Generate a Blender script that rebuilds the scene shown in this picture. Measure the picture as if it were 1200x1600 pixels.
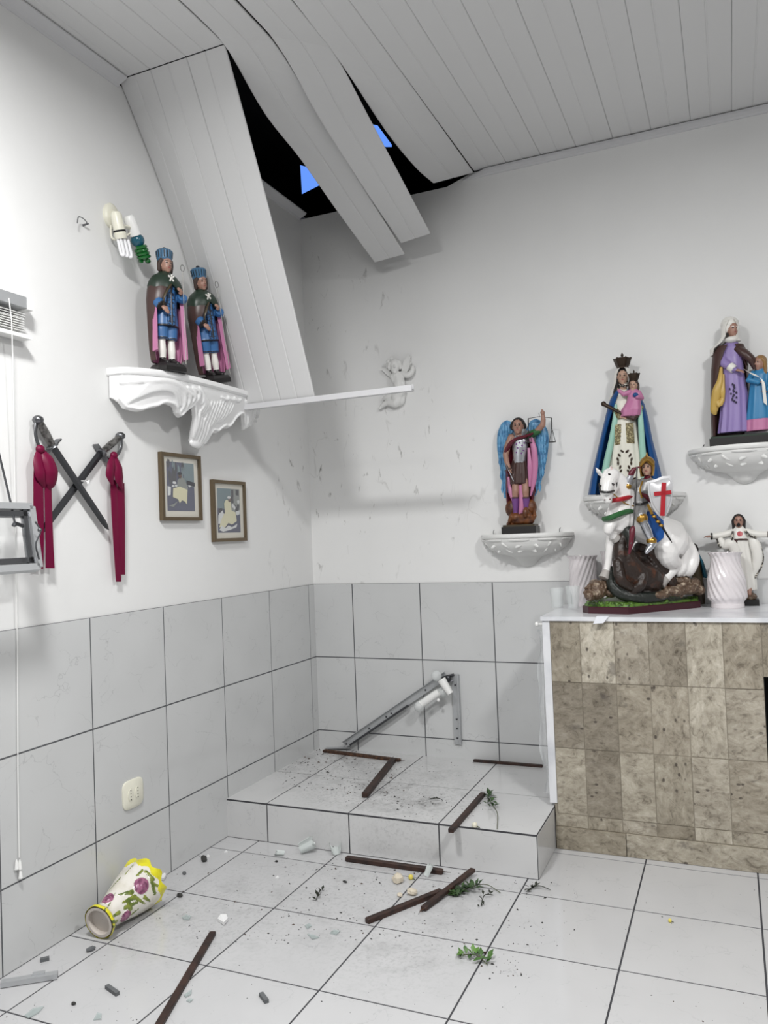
import bpy, math, random
from mathutils import Vector, Matrix
from mathutils.bvhtree import BVHTree
for o in list(bpy.data.objects): bpy.data.objects.remove(o, do_unlink=True)
scene = bpy.context.scene
COL = scene.collection
random.seed(7)
V = Vector
# ------------------------------------------------------------------ camera
FPX = 1236.70
CAM = V((2.45604, -4.45693, 1.52430))
CR = V((0.91540227, 0.40069971, -0.0384503)); CU = V((0.0468456, -0.01117266, 0.99883966)); CF = V((-0.39980517, 0.91614132, 0.0289985))
cd = bpy.data.cameras.new('camera'); cam = bpy.data.objects.new('camera', cd); COL.objects.link(cam)
cd.sensor_fit = 'VERTICAL'; cd.sensor_height = 24.0; cd.lens = 24.0 * FPX / 1600.0; cd.clip_start = 0.05
cam.matrix_world = Matrix(((CR.x, CU.x, -CF.x, CAM.x), (CR.y, CU.y, -CF.y, CAM.y), (CR.z, CU.z, -CF.z, CAM.z), (0, 0, 0, 1)))
scene.camera = cam
# measuring helpers: a point seen in the photograph, on a known plane of the room
def ray(x, y): return CF + CR * ((x - 600) / FPX) - CU * ((y - 800) / FPX)
def at(x, y, ax, v):
    d = ray(x, y); return CAM + d * ((v - CAM[ax]) / d[ax])
def ax_(x, y, v=0.0): return at(x, y, 0, v)
def ay(x, y, v=0.0): return at(x, y, 1, v)
def az(x, y, v=0.0): return at(x, y, 2, v)
def px_size(p): return (V(p) - CAM).dot(CF) / FPX
# ------------------------------------------------------------------ world, exposure
w = bpy.data.worlds.new('sky'); scene.world = w; w.use_nodes = True
bg = w.node_tree.nodes['Background']; bg.inputs[0].default_value = (0.13, 0.30, 0.92, 1); bg.inputs[1].default_value = 1.0
vs = scene.view_settings
vs.view_transform = 'Standard'; vs.look = 'None'; vs.exposure = 0.16; vs.gamma = 1.0; vs.use_curve_mapping = False
def area(name, loc, size, power, target=None, col=(1, .998, .99)):
    l = bpy.data.lights.new(name, 'AREA'); l.shape = 'DISK'; l.size = size; l.energy = power; l.color = col
    o = bpy.data.objects.new(name, l); COL.objects.link(o); o.location = loc
    if target is not None: o.rotation_euler = (V(target) - V(loc)).to_track_quat('-Z', 'Y').to_euler()
    return o
LAMPS = [((1.15, -3.4, 3.52), 0.4, 76), ((3.45, -3.0, 3.52), 0.4, 80), ((2.2, -5.9, 3.52), 0.4, 30)]
for i, (l, s, pw) in enumerate(LAMPS): area('ceiling_lamp_light', l, s, pw)
ZC, BW, BX0 = 3.64, 0.1984, -0.0174      # ceiling height, ceiling board width, first joint
# ------------------------------------------------------------------ materials
def lin(c):
    c = c / 255.0
    return c / 12.92 if c <= 0.04045 else ((c + 0.055) / 1.055) ** 2.4
def rgb(r, g, b): return (lin(r), lin(g), lin(b), 1.0)
def mat(name, col, rough=0.5, metal=0.0, spec=0.5, var=None, bump=None, coat=0.0, trans=0.0, alpha=1.0, ior=None, emit=None):
    m = bpy.data.materials.get(name)
    if m: return m
    m = bpy.data.materials.new(name); m.use_nodes = True
    nt = m.node_tree; b = nt.nodes['Principled BSDF']
    col = rgb(*col)
    b.inputs['Base Color'].default_value = col; b.inputs['Roughness'].default_value = rough
    b.inputs['Metallic'].default_value = metal; b.inputs['Specular IOR Level'].default_value = spec
    b.inputs['Coat Weight'].default_value = coat; b.inputs['Coat Roughness'].default_value = 0.08
    b.inputs['Transmission Weight'].default_value = trans; b.inputs['Alpha'].default_value = alpha
    if ior: b.inputs['IOR'].default_value = ior
    if emit: b.inputs['Emission Color'].default_value = col; b.inputs['Emission Strength'].default_value = emit
    tc = None
    if var or bump:
        tc = nt.nodes.new('ShaderNodeTexCoord')
    if var:     # var = (scale, second colour, low, high)
        n = nt.nodes.new('ShaderNodeTexNoise'); n.inputs['Scale'].default_value = var[0]; n.inputs['Detail'].default_value = 4
        r = nt.nodes.new('ShaderNodeValToRGB'); r.color_ramp.elements[0].position = var[2]; r.color_ramp.elements[1].position = var[3]
        r.color_ramp.elements[0].color = col; r.color_ramp.elements[1].color = rgb(*var[1])
        nt.links.new(tc.outputs['Object'], n.inputs['Vector']); nt.links.new(n.outputs['Fac'], r.inputs['Fac'])
        nt.links.new(r.outputs['Color'], b.inputs['Base Color'])
    if bump:
        n = nt.nodes.new('ShaderNodeTexNoise'); n.inputs['Scale'].default_value = bump[0]; n.inputs['Detail'].default_value = 3
        bp = nt.nodes.new('ShaderNodeBump'); bp.inputs['Strength'].default_value = bump[1]; bp.inputs['Distance'].default_value = bump[2] if len(bump) > 2 else 0.005
        nt.links.new(tc.outputs['Object'], n.inputs['Vector']); nt.links.new(n.outputs['Fac'], bp.inputs['Height']); nt.links.new(bp.outputs['Normal'], b.inputs['Normal'])
    return m
class NT:      # small node-graph helper
    def __init__(s, name, rough=0.4, spec=0.5):
        s.m = bpy.data.materials.new(name); s.m.use_nodes = True; s.nt = s.m.node_tree; s.b = s.nt.nodes['Principled BSDF']
        s.b.inputs['Roughness'].default_value = rough; s.b.inputs['Specular IOR Level'].default_value = spec
    def n(s, t, ins={}, **kw):
        x = s.nt.nodes.new('ShaderNode' + t)
        for k, v in kw.items(): setattr(x, k, v)
        for k, v in ins.items():
            i = x.inputs[k]
            if hasattr(v, 'is_output') or isinstance(v, bpy.types.NodeSocket): s.nt.links.new(v, i)
            else: i.default_value = v
        return x
    def ramp(s, fac, stops, interp='LINEAR'):
        r = s.nt.nodes.new('ShaderNodeValToRGB'); cr = r.color_ramp; cr.interpolation = interp
        while len(cr.elements) < len(stops): cr.elements.new(0.5)
        for e, (p, c) in zip(cr.elements, stops): e.position = p; e.color = c if len(c) == 4 else (*c, 1)
        s.nt.links.new(fac, r.inputs['Fac']); return r.outputs['Color']
    def mix(s, fac, a, b, mode='MIX'):
        x = s.nt.nodes.new('ShaderNodeMix'); x.data_type = 'RGBA'; x.blend_type = mode
        for i, v in ((0, fac), (6, a), (7, b)):
            if isinstance(v, bpy.types.NodeSocket): s.nt.links.new(v, x.inputs[i])
            else: x.inputs[i].default_value = v
        return x.outputs[2]
    def math(s, op, a, b=0.0):
        x = s.nt.nodes.new('ShaderNodeMath'); x.operation = op
        for i, v in ((0, a), (1, b)):
            if isinstance(v, bpy.types.NodeSocket): s.nt.links.new(v, x.inputs[i])
            else: x.inputs[i].default_value = v
        return x.outputs[0]
    def noise(s, vec, scale, detail=4, rough=0.5, dist=0.0):
        return s.n('TexNoise', {'Vector': vec, 'Scale': scale, 'Detail': detail, 'Roughness': rough, 'Distortion': dist}).outputs['Fac']
    def set(s, inp, sock): s.nt.links.new(sock, s.b.inputs[inp])
    def bump(s, h, st, dist=0.004): s.set('Normal', s.n('Bump', {'Height': h, 'Strength': st, 'Distance': dist}).outputs['Normal'])
BLK = (0, 0, 0, 1); WHT = (1, 1, 1, 1)
def tile_mat(name, base, vein, dirt=None):
    g = NT(name, 0.13, 0.5)
    tc = g.n('TexCoord'); oi = g.n('ObjectInfo')
    off = g.n('VectorMath', {0: tc.outputs['Object'], 1: g.n('CombineXYZ', {'X': g.math('MULTIPLY', oi.outputs['Random'], 37.0), 'Y': g.math('MULTIPLY', oi.outputs['Random'], 91.0)}).outputs[0]}, operation='ADD').outputs[0]
    warp = g.n('VectorMath', {0: off, 1: g.n('VectorMath', {0: g.n('TexNoise', {'Vector': off, 'Scale': 9.0, 'Detail': 5}).outputs['Color'], 'Scale': 0.22}, operation='SCALE').outputs[0]}, operation='ADD').outputs[0]
    vd = g.n('TexVoronoi', {'Vector': warp, 'Scale': 5.5}, feature='DISTANCE_TO_EDGE').outputs['Distance']
    line = g.ramp(vd, [(0.0, WHT), (0.011, BLK)])
    patchy = g.ramp(g.noise(off, 6.0, 3), [(0.45, BLK), (0.62, WHT)])
    f = g.math('MULTIPLY', line, patchy)
    tone = g.mix(g.ramp(g.noise(off, 3.0, 2), [(0.3, BLK), (0.7, WHT)]), rgb(*base), rgb(*[c - 5 for c in base]))
    colr = g.mix(f, tone, rgb(*vein))
    if dirt:
        pos = g.n('NewGeometry').outputs['Position']
        sm = g.ramp(g.noise(pos, 7.0, 6, 0.62), [(dirt[0], BLK), (dirt[1], WHT)])
        for (cx, cy, r) in dirt[2]:
            pass
        msk = None
        for (cx, cy, r) in dirt[2]:
            d = g.n('VectorMath', {0: pos, 1: (cx, cy, dirt[4])}, operation='DISTANCE').outputs['Value']
            k = g.ramp(g.math('DIVIDE', d, r), [(0.25, WHT), (1.0, BLK)])
            msk = k if msk is None else g.math('MAXIMUM', msk, k)
        fine = g.ramp(g.noise(pos, 60.0, 3, 0.6), [(0.50, BLK), (0.66, WHT)])
        df = g.math('MULTIPLY', g.math('MULTIPLY', g.math('ADD', g.math('MULTIPLY', sm, 0.6), g.math('MULTIPLY', fine, 0.55)), msk), dirt[3])
        colr = g.mix(df, colr, rgb(70, 68, 66))
        g.set('Roughness', g.math('ADD', g.math('MULTIPLY', df, 0.5), 0.13))
    g.set('Base Color', colr)
    return g.m
M_FLOOR = tile_mat('floor_tile_glaze', (193, 193, 194), (172, 172, 174), (0.5, 0.68, [(1.0, -1.35, 0.75), (0.45, -1.7, 0.6), (1.25, -1.75, 0.4)], 0.3, 0.0))
M_STEP = tile_mat('step_tile_glaze', (203, 203, 203), (178, 178, 180), (0.5, 0.68, [(0.25, -0.2, 0.55), (0.65, -0.55, 0.55), (0.95, -0.75, 0.4)], 0.75, 0.195))
M_WTILE = tile_mat('wall_tile_glaze', (203, 204, 204), (176, 177, 178))
M_GROUT = mat('dark_grout', (62, 62, 66), 0.9)
M_GROUTW = mat('grey_grout', (92, 93, 96), 0.9)
def plaster(name, marks):
    g = NT(name, 0.6, 0.3)
    pos = g.n('NewGeometry').outputs['Position']
    colr = g.mix(g.ramp(g.noise(pos, 1.6, 4), [(0.3, BLK), (0.7, WHT)]), rgb(233, 233, 232), rgb(227, 227, 226))
    msk = None
    for (c, r) in marks:
        d = g.n('VectorMath', {0: pos, 1: c}, operation='DISTANCE').outputs['Value']
        k = g.ramp(g.math('DIVIDE', d, r), [(0.35, WHT), (1.0, BLK)])
        msk = k if msk is None else g.math('MAXIMUM', msk, k)
    mp = g.n('Mapping', {'Vector': pos, 'Scale': (1.0, 1.0, 0.45), 'Rotation': (0, 0.5, 0)}).outputs[0]
    scr = g.ramp(g.noise(mp, 17.0, 6, 0.6, 0.6), [(0.62, BLK), (0.70, WHT)])
    line = g.ramp(g.n('TexVoronoi', {'Vector': g.n('VectorMath', {0: mp, 1: g.n('VectorMath', {0: g.n('TexNoise', {'Vector': mp, 'Scale': 5.0}).outputs['Color'], 'Scale': .4}, operation='SCALE').outputs[0]}, operation='ADD').outputs[0], 'Scale': 3.2}, feature='DISTANCE_TO_EDGE').outputs['Distance'], [(0.0, WHT), (0.014, BLK)])
    line = g.math('MULTIPLY', line, g.ramp(g.noise(pos, 5.0, 2), [(0.52, BLK), (0.62, WHT)]))
    f = g.math('MULTIPLY', g.math('MAXIMUM', scr, g.math('MULTIPLY', line, 0.3)), msk)
    colr = g.mix(g.math('MULTIPLY', f, 0.75), colr, rgb(104, 100, 94))
    g.set('Base Color', colr)
    g.bump(g.noise(pos, 14.0, 5), 0.25, 0.004)
    return g.m
M_PLB = plaster('white_plaster_scuffed', [((0.25, 0, 1.8), 0.75), ((0.7, 0, 2.0), 0.5), ((0.15, 0, 3.0), 0.6), ((0.95, 0, 1.75), 0.35)])
M_PLL = plaster('white_plaster', [((0, -0.15, 1.9), 0.35), ((0, -0.45, 1.3), 0.18)])
M_PVC = mat('white_pvc_board', (212, 212, 212), 0.42, bump=(3.0, 0.1, 0.006))
M_TRIM = mat('white_pvc_trim', (205, 205, 207), 0.4)
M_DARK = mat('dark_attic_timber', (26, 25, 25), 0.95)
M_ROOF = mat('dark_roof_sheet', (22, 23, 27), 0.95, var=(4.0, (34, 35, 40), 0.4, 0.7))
M_MARBLE = mat('white_marble', (222, 223, 226), 0.2, var=(5.0, (196, 198, 203), 0.45, 0.7))
# ------------------------------------------------------------------ mesh building
class MB:
    def __init__(s): s.v = []; s.f = []; s.m = []
    def add(s, vs, fs, mi=0):
        b = len(s.v); s.v += [V(p) for p in vs]; s.f += [tuple(b + i for i in f) for f in fs]; s.m += [mi] * len(fs); return s
    def box(s, c, size, rot=None, mi=0):
        x, y, z = [k / 2 for k in size]; q = [V((i, j, k)) for k in (-z, z) for j in (-y, y) for i in (-x, x)]
        if rot is not None: q = [rot @ p for p in q]
        return s.add([V(c) + p for p in q], [(0, 2, 3, 1), (4, 5, 7, 6), (0, 1, 5, 4), (2, 6, 7, 3), (0, 4, 6, 2), (1, 3, 7, 5)], mi)
    def bb(s, a, b, mi=0):      # box between two corners
        return s.box([(a[i] + b[i]) / 2 for i in range(3)], [abs(b[i] - a[i]) for i in range(3)], None, mi)
    def bar(s, a, b, w_, h, up=(0, 0, 1), mi=0):
        a, b = V(a), V(b); d = b - a; L = d.length; d.normalize(); sd = d.cross(V(up))
        if sd.length < 1e-4: sd = d.cross(V((0, 1, 0)))
        sd.normalize(); u = sd.cross(d)
        return s.box((a + b) / 2, (L, w_, h), Matrix((d, sd, u)).transposed(), mi)
    def loft(s, rings, mi=0, cap=True, closed=True):
        n = len(rings[0]); vs = [p for r in rings for p in r]; fs = []
        for i in range(len(rings) - 1):
            for j in range(n if closed else n - 1):
                k = (j + 1) % n; fs.append((i * n + j, i * n + k, (i + 1) * n + k, (i + 1) * n + j))
        if cap and closed:
            fs.append(tuple(range(n - 1, -1, -1))); fs.append(tuple((len(rings) - 1) * n + j for j in range(n)))
        return s.add(vs, fs, mi)
    def tube(s, pts, rad, n=10, mi=0, cap=True, flat=1.0, up=(0, 0, 1), round_=False):
        pts = [V(p) for p in pts]
        if not hasattr(rad, '__len__'): rad = [rad] * len(pts)
        rings = []
        if round_ and cap:
            d0 = (pts[0] - pts[1]).normalized(); d1 = (pts[-1] - pts[-2]).normalized(); r0, r1 = rad[0], rad[-1]
            pts = [pts[0] + d0 * r0 * .95, pts[0] + d0 * r0 * .6] + pts + [pts[-1] + d1 * r1 * .6, pts[-1] + d1 * r1 * .95]
            rad = [r0 * .3, r0 * .8] + list(rad) + [r1 * .8, r1 * .3]
        ref = V(up)
        for i, p in enumerate(pts):
            d = (pts[min(i + 1, len(pts) - 1)] - pts[max(i - 1, 0)]).normalized()
            sd = d.cross(ref)
            if sd.length < 1e-3: sd = d.cross(V((1, 0, 0)) if abs(d.x) < .9 else V((0, 1, 0)))
            sd.normalize(); u = sd.cross(d); ref = u
            r = rad[i]
            rings.append([p + sd * (math.cos(t) * r) + u * (math.sin(t) * r * flat) for t in (2 * math.pi * j / n for j in range(n))])
        return s.loft(rings, mi, cap)
    def ell(s, c, r, n=12, m=8, rot=None, mi=0):
        if not hasattr(r, '__len__'): r = (r, r, r)
        c = V(c); vs = []; fs = []
        def P(a, b):
            q = V((r[0] * math.sin(a) * math.cos(b), r[1] * math.sin(a) * math.sin(b), r[2] * math.cos(a)))
            return c + (rot @ q if rot is not None else q)
        vs.append(P(0, 0))
        for i in range(1, m):
            for j in range(n): vs.append(P(math.pi * i / m, 2 * math.pi * j / n))
        vs.append(P(math.pi, 0)); last = len(vs) - 1
        for j in range(n): fs.append((0, 1 + j, 1 + (j + 1) % n))
        for i in range(m - 2):
            for j in range(n):
                a = 1 + i * n + j; b = 1 + i * n + (j + 1) % n; fs.append((a, a + n, b + n, b))
        k = 1 + (m - 2) * n
        for j in range(n): fs.append((k + (j + 1) % n, k + j, last))
        return s.add(vs, fs, mi)
    def lathe(s, prof, n=24, c=(0, 0, 0), mi=0, sx=1.0, sy=1.0, cap=True, mat_=None, a0=0, a1=None, fn=None):
        rings = []
        for (r, z) in prof:
            ring = []
            for j in range(n):
                t = 2 * math.pi * j / n; k = fn(t, z) if fn else 1.0
                q = V((r * k * sx * math.cos(t), r * k * sy * math.sin(t), z))
                ring.append(V(c) + (mat_ @ q if mat_ is not None else q))
            rings.append(ring)
        return s.loft(rings, mi, cap)
    def prism(s, poly, vec, mi=0):
        n = len(poly); a = [V(p) for p in poly]; b = [p + V(vec) for p in a]
        return s.add(a + b, [tuple(range(n - 1, -1, -1)), tuple(range(n, 2 * n))] + [(i, (i + 1) % n, n + (i + 1) % n, n + i) for i in range(n)], mi)
def wloc(o):
    l = V((0, 0, 0))
    while o: l += o.location; o = o.parent
    return l
def obj(name, mb, mats, parent=None, smooth=False, origin=None):
    me = bpy.data.meshes.new(name); base = wloc(parent) if parent else V((0, 0, 0))
    if origin is not None: base = V(origin)
    me.from_pydata([tuple(p - base) for p in mb.v], [], mb.f)
    if not isinstance(mats, (list, tuple)): mats = [mats]
    for m in mats: me.materials.append(m)
    me.polygons.foreach_set('material_index', mb.m)
    if smooth: me.polygons.foreach_set('use_smooth', [True] * len(me.polygons))
    import bmesh
    bm = bmesh.new(); bm.from_mesh(me); bmesh.ops.recalc_face_normals(bm, faces=bm.faces); bm.to_mesh(me); bm.free()
    if smooth:
        try: me.set_sharp_from_angle(angle=math.radians(42))
        except Exception: pass
    me.update()
    o = bpy.data.objects.new(name, me); COL.objects.link(o)
    if parent: o.parent = parent; o.location = base - wloc(parent)
    elif origin is not None: o.location = base
    return o
def tag(o, label, cat, group=None, kind=None):
    if label: o['label'] = label
    if cat: o['category'] = cat
    if group: o['group'] = group
    if kind: o['kind'] = kind
    return o
def thing(name, label, cat, loc, group=None, rz=0.0):
    o = bpy.data.objects.new(name, None); COL.objects.link(o); o.location = loc; o.rotation_euler = (0, 0, rz); o.empty_display_size = 0.05
    return tag(o, label, cat, group)
def struct(o, label=None): o['kind'] = 'structure'; return tag(o, label, None) if label else o
def copy_tree(o, parent=None):
    c = o.copy(); COL.objects.link(c); c.parent = parent
    for ch in list(o.children): copy_tree(ch, c)
    return c
def fuse(name, mb, mats, parent, voxel=0.004, smooth=2, paint=(), base_only=False):
    """weld overlapping volumes into ONE continuous surface; every face keeps the paint of the volume nearest to it"""
    src = BVHTree.FromPolygons([tuple(p) for p in mb.v], mb.f)
    me = bpy.data.meshes.new(name); me.from_pydata([tuple(p) for p in mb.v], [], mb.f)
    import bmesh
    bm = bmesh.new(); bm.from_mesh(me); bmesh.ops.recalc_face_normals(bm, faces=bm.faces); bm.to_mesh(me); bm.free()
    t = bpy.data.objects.new('tmp', me); COL.objects.link(t)
    md = t.modifiers.new('r', 'REMESH'); md.mode = 'VOXEL'; md.voxel_size = voxel; md.adaptivity = 0
    if smooth: sm = t.modifiers.new('s', 'SMOOTH'); sm.factor = 0.5; sm.iterations = smooth
    dg = bpy.context.evaluated_depsgraph_get(); out = bpy.data.meshes.new_from_object(t.evaluated_get(dg))
    bpy.data.objects.remove(t, do_unlink=True); bpy.data.meshes.remove(me)
    out.name = name; out.materials.clear()
    for m in mats: out.materials.append(m)
    base = wloc(parent) if parent else V((0, 0, 0))
    idx = []
    for p in out.polygons:
        c = p.center.copy(); mi = None
        for (pc, pr, pm) in paint:
            d = c - pc
            if (d.x / pr[0]) ** 2 + (d.y / pr[1]) ** 2 + (d.z / pr[2]) ** 2 < 1: mi = pm
        if mi is None:
            h = src.find_nearest(c); mi = mb.m[h[2]] if h[2] is not None else 0
        idx.append(mi)
    out.polygons.foreach_set('material_index', idx)
    out.polygons.foreach_set('use_smooth', [True] * len(out.polygons))
    out.transform(Matrix.Translation(-base)); out.update()
    o = bpy.data.objects.new(name, out); COL.objects.link(o)
    if parent: o.parent = parent
    return o
# ------------------------------------------------------------------ the room
RX, RY = 4.9, -7.2
TG = 0.0034     # half a joint
def tile_mesh(w_, h, t, bev=0.0004):
    """a tile lying in local XY, face up, centred"""
    m = MB(); a, b = w_ / 2 - TG, h / 2 - TG; c, d = a - bev, b - bev
    vs = [(-a, -b, -t), (a, -b, -t), (a, b, -t), (-a, b, -t), (-a, -b, -bev), (a, -b, -bev), (a, b, -bev), (-a, b, -bev), (-c, -d, 0), (c, -d, 0), (c, d, 0), (-c, d, 0)]
    m.add([(x, y, z if z < -.002 else 0) for x, y, z in vs[:8]], [(0, 1, 5, 4), (1, 2, 6, 5), (2, 3, 7, 6), (3, 0, 4, 7), (4, 5, 6, 7)])
    return m
_tc = {}
def put_tile(name, parent, w_, h, loc, rot, m, t=0.006):
    k = (name, round(w_, 3), round(h, 3), m.name, t)
    if k not in _tc:
        mb = tile_mesh(w_, h, t); me = bpy.data.meshes.new(name); me.from_pydata([tuple(p) for p in mb.v], [], mb.f); me.materials.append(m); me.update(); _tc[k] = me
    o = bpy.data.objects.new(name, _tc[k]); COL.objects.link(o); o.parent = parent; o.location = V(loc) - wloc(parent); o.rotation_euler = rot
    return o
ROT_UP = (0, 0, 0); ROT_FRONT = (math.pi / 2, 0, 0); ROT_LEFTW = (math.pi / 2, 0, math.pi / 2)    # face up, face -y, face +x
def cuts(lo, hi, first, step):
    r = [lo]; k = first
    while k > lo + 1e-6: k -= step
    while k < hi - 0.012:
        if k > lo + 0.012: r.append(k)
        k += step
    return r + [hi]
T = 0.46
STEP_X, STEP_D, STEP_H = 1.623, 1.02, 0.195
floor = struct(obj('floor', MB().bb((-0.15, RY - .15, -0.12), (RX + .15, 0.15, -0.0018)), M_GROUT))
xs = cuts(0, RX, 0.194, T); ys = cuts(RY, 0, -1.164, T)
for i in range(len(xs) - 1):
    for j in range(len(ys) - 1):
        x0, x1, y0, y1 = xs[i], xs[i + 1], ys[j], ys[j + 1]
        if y0 > -0.66 and x0 > STEP_X - .1: continue
        if y0 > -STEP_D + .05 and x1 < STEP_X: continue
        if y1 > -0.66 and x0 > STEP_X: y1 = -0.645
        put_tile('floor_tile', floor, x1 - x0, y1 - y0, ((x0 + x1) / 2, (y0 + y1) / 2, 0), ROT_UP, M_FLOOR, 0.01)
# raised step
step = struct(obj('floor_step', MB().bb((0, -STEP_D + .002, -.004), (STEP_X - .002, -.002, STEP_H - .0018)), M_GROUT))
xs = cuts(0, STEP_X, 0.249, T); 
for i in range(len(xs) - 1):
    x0, x1 = xs[i], xs[i + 1]
    if x0 > 1.60: continue
    for y0, y1 in ((-STEP_D, -.528), (-.528, 0)):
        put_tile('step_tile', step, x1 - x0, y1 - y0, ((x0 + x1) / 2, (y0 + y1) / 2, STEP_H), ROT_UP, M_STEP)
    put_tile('riser_tile', step, x1 - x0, STEP_H - .006, ((x0 + x1) / 2, -STEP_D, STEP_H / 2 - .003), ROT_FRONT, M_STEP)
put_tile('riser_tile', step, STEP_D - .65, STEP_H - .004, (STEP_X, (-STEP_D - .642) / 2, STEP_H / 2 - .002), ROT_LEFTW, M_STEP)
# left and back wall: plaster above, tiles below
ZT = 1.23
wl = struct(obj('wall_left', MB().bb((-0.15, RY, 0), (0, 0.15, 3.62)), M_PLL))
wb = struct(obj('wall_back', MB().prism([(0, 0, 0), (RX, 0, 0), (RX, 0, 3.636), (1.16, 0, 3.636), (1.0, 0, 3.585), (0, 0, 3.585)], (0, .15, 0)), M_PLB))
M_FAR = mat('grey_far_wall', (150, 150, 150), .7)
wr = struct(obj('wall_right', MB().bb((RX, RY, 0), (RX + .15, 0.15, ZC + .02)), M_FAR))
wf = struct(obj('wall_front', MB().bb((-0.15, RY - .15, 0), (RX + .15, RY, ZC + .02)), M_FAR))
gl = obj('grout_bed', MB().bb((0, RY, 0), (0.0055, 0, ZT - .002)), M_GROUTW, wl); gb = obj('grout_bed', MB().bb((0, -.0055, 0), (RX, 0, ZT - .002)), M_GROUTW, wb)
rows = [(0, .306), (.306, .768), (.768, ZT)]
ys = cuts(RY, 0, -.078, .464); xs = cuts(0, RX, .277, .451)
for (z0, z1) in rows:
    for j in range(len(ys) - 1): put_tile('wall_tile', wl, ys[j + 1] - ys[j], z1 - z0, (.007, (ys[j] + ys[j + 1]) / 2, (z0 + z1) / 2), ROT_LEFTW, M_WTILE)
    for j in range(len(xs) - 1):
        if xs[j] > 3.4: continue
        put_tile('wall_tile', wb, xs[j + 1] - xs[j], z1 - z0, ((xs[j] + xs[j + 1]) / 2, -.007, (z0 + z1) / 2), ROT_FRONT, M_WTILE)
# ------------------------------------------------------------------ ceiling of white boards
def board(prL, prR, seg=1):
    """hollow PVC board between two edge polylines of equal length (world points): grooved face below, flat above"""
    us = [(0, .0025), (.02, 0), (.475, 0), (.488, .0022), (.512, .0022), (.525, 0), (.98, 0), (1, .0025)]
    m = MB(); rings = []
    n = len(prL)
    for i in range(n):
        L, R = V(prL[i]), V(prR[i]); d = (V(prL[min(i + 1, n - 1)]) - V(prL[max(i - 1, 0)])).normalized(); up = (R - L).cross(d).normalized()
        if up.z < -0.001: up = -up
        g = (R - L).normalized() * 0.0006
        lo = [L + g + (R - L - 2 * g) * u + up * o for u, o in us]; hi = [L + g + up * .009, R - g + up * .009]
        rings.append(lo + hi[::-1])
    return m.loft(rings)
def catm(pts, k=4):
    pts = [V(p) for p in pts]; q = [pts[0] * 2 - pts[1]] + pts + [pts[-1] * 2 - pts[-2]]; out = []
    for i in range(1, len(q) - 2):
        for j in range(k):
            t = j / k; a, b, c, d = q[i - 1], q[i], q[i + 1], q[i + 2]
            out.append(0.5 * ((2 * b) + (c - a) * t + (2 * a - 5 * b + 4 * c - d) * t * t + (3 * b - a - 3 * c + d) * t ** 3))
    return out + [pts[-1]]
ceiling = bpy.data.objects.new('ceiling', None); COL.objects.link(ceiling); ceiling.location = (0, 0, ZC); struct(ceiling)
EX = [BX0 + BW * k for k in range(30)]; EX[0] = 0.004
k = 6; shared = None
YBEND = -1.665
for k in range(0, 25):
    x0, x1 = EX[k], min(EX[k + 1], RX)
    if x0 > RX - .02: break
    y1 = -.004
    if k < 3: y1 = YBEND
    if k in (3, 4): y1 = -2.75
    if k == 5: continue
    if k >= 6 and x1 - x0 > BW - .001 and shared:
        o = bpy.data.objects.new('ceiling_board', shared); COL.objects.link(o); o.parent = ceiling; o.location = (x0, 0, 0); continue
    yy = [RY, y1]
    mb = board([(x0, y, ZC) for y in yy], [(x1, y, ZC) for y in yy])
    o = obj('ceiling_board', mb, M_PVC, ceiling, origin=(x0, 0, ZC))
    if k >= 6: shared = o.data
def straight(x, y0, z=ZC): return [V((x, RY, z)), V((x, y0, z))]
# a board that sags at the edge of the hole but stays up
b4L = [V((EX[5], RY, ZC)), V((EX[5], -1.75, ZC)), V((EX[5], -1.35, 3.615)), V((EX[5], -.85, 3.535)), V((EX[5], -.45, 3.52)), V((EX[5], -.17, 3.545))]
b4R = [V((EX[6], RY, ZC)), V((EX[6], -1.75, ZC)), V((EX[6], -1.2, ZC)), V((EX[6], -.75, ZC)), V((EX[6], -.4, 3.636)), V((EX[6], -.01, 3.63))]
obj('ceiling_board', board([b4L[0]] + catm(b4L[1:]), [b4R[0]] + catm(b4R[1:])), M_PVC, ceiling)
# the fallen sheet of three boards, folded down at the crease, resting its lower edge in the loose channel
panel = thing('fallen_ceiling_panel', 'wide white panel of three joined ceiling boards folded steeply down above the wall shelf', 'ceiling panel', (.3, -1.05, 2.225))
PB = [V((.006, -.965, 2.228)), V((.181, -.965, 2.228)), V((.379, -.965, 2.228)), V((.577, -.965, 2.228))]
for k in range(3):
    wob = random.uniform(-.006, .006)
    eL, eR = [], []
    for t in (0, .03, .1, .2, .3, .4, .5, .6, .7, .8, .9, 1):
        for lst, e, pb, ex in ((eL, k, PB[k], EX[k]), (eR, k + 1, PB[k + 1], EX[k + 1])):
            top = V((ex, YBEND + .004, ZC - .002)); p = top.lerp(pb, t); s_ = math.sin(t * math.pi); p += V((0, s_ * (.018 if e else .10), s_ * .008)); lst.append(p)
    obj('board', board(eL, eR), M_PVC, panel)
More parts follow.
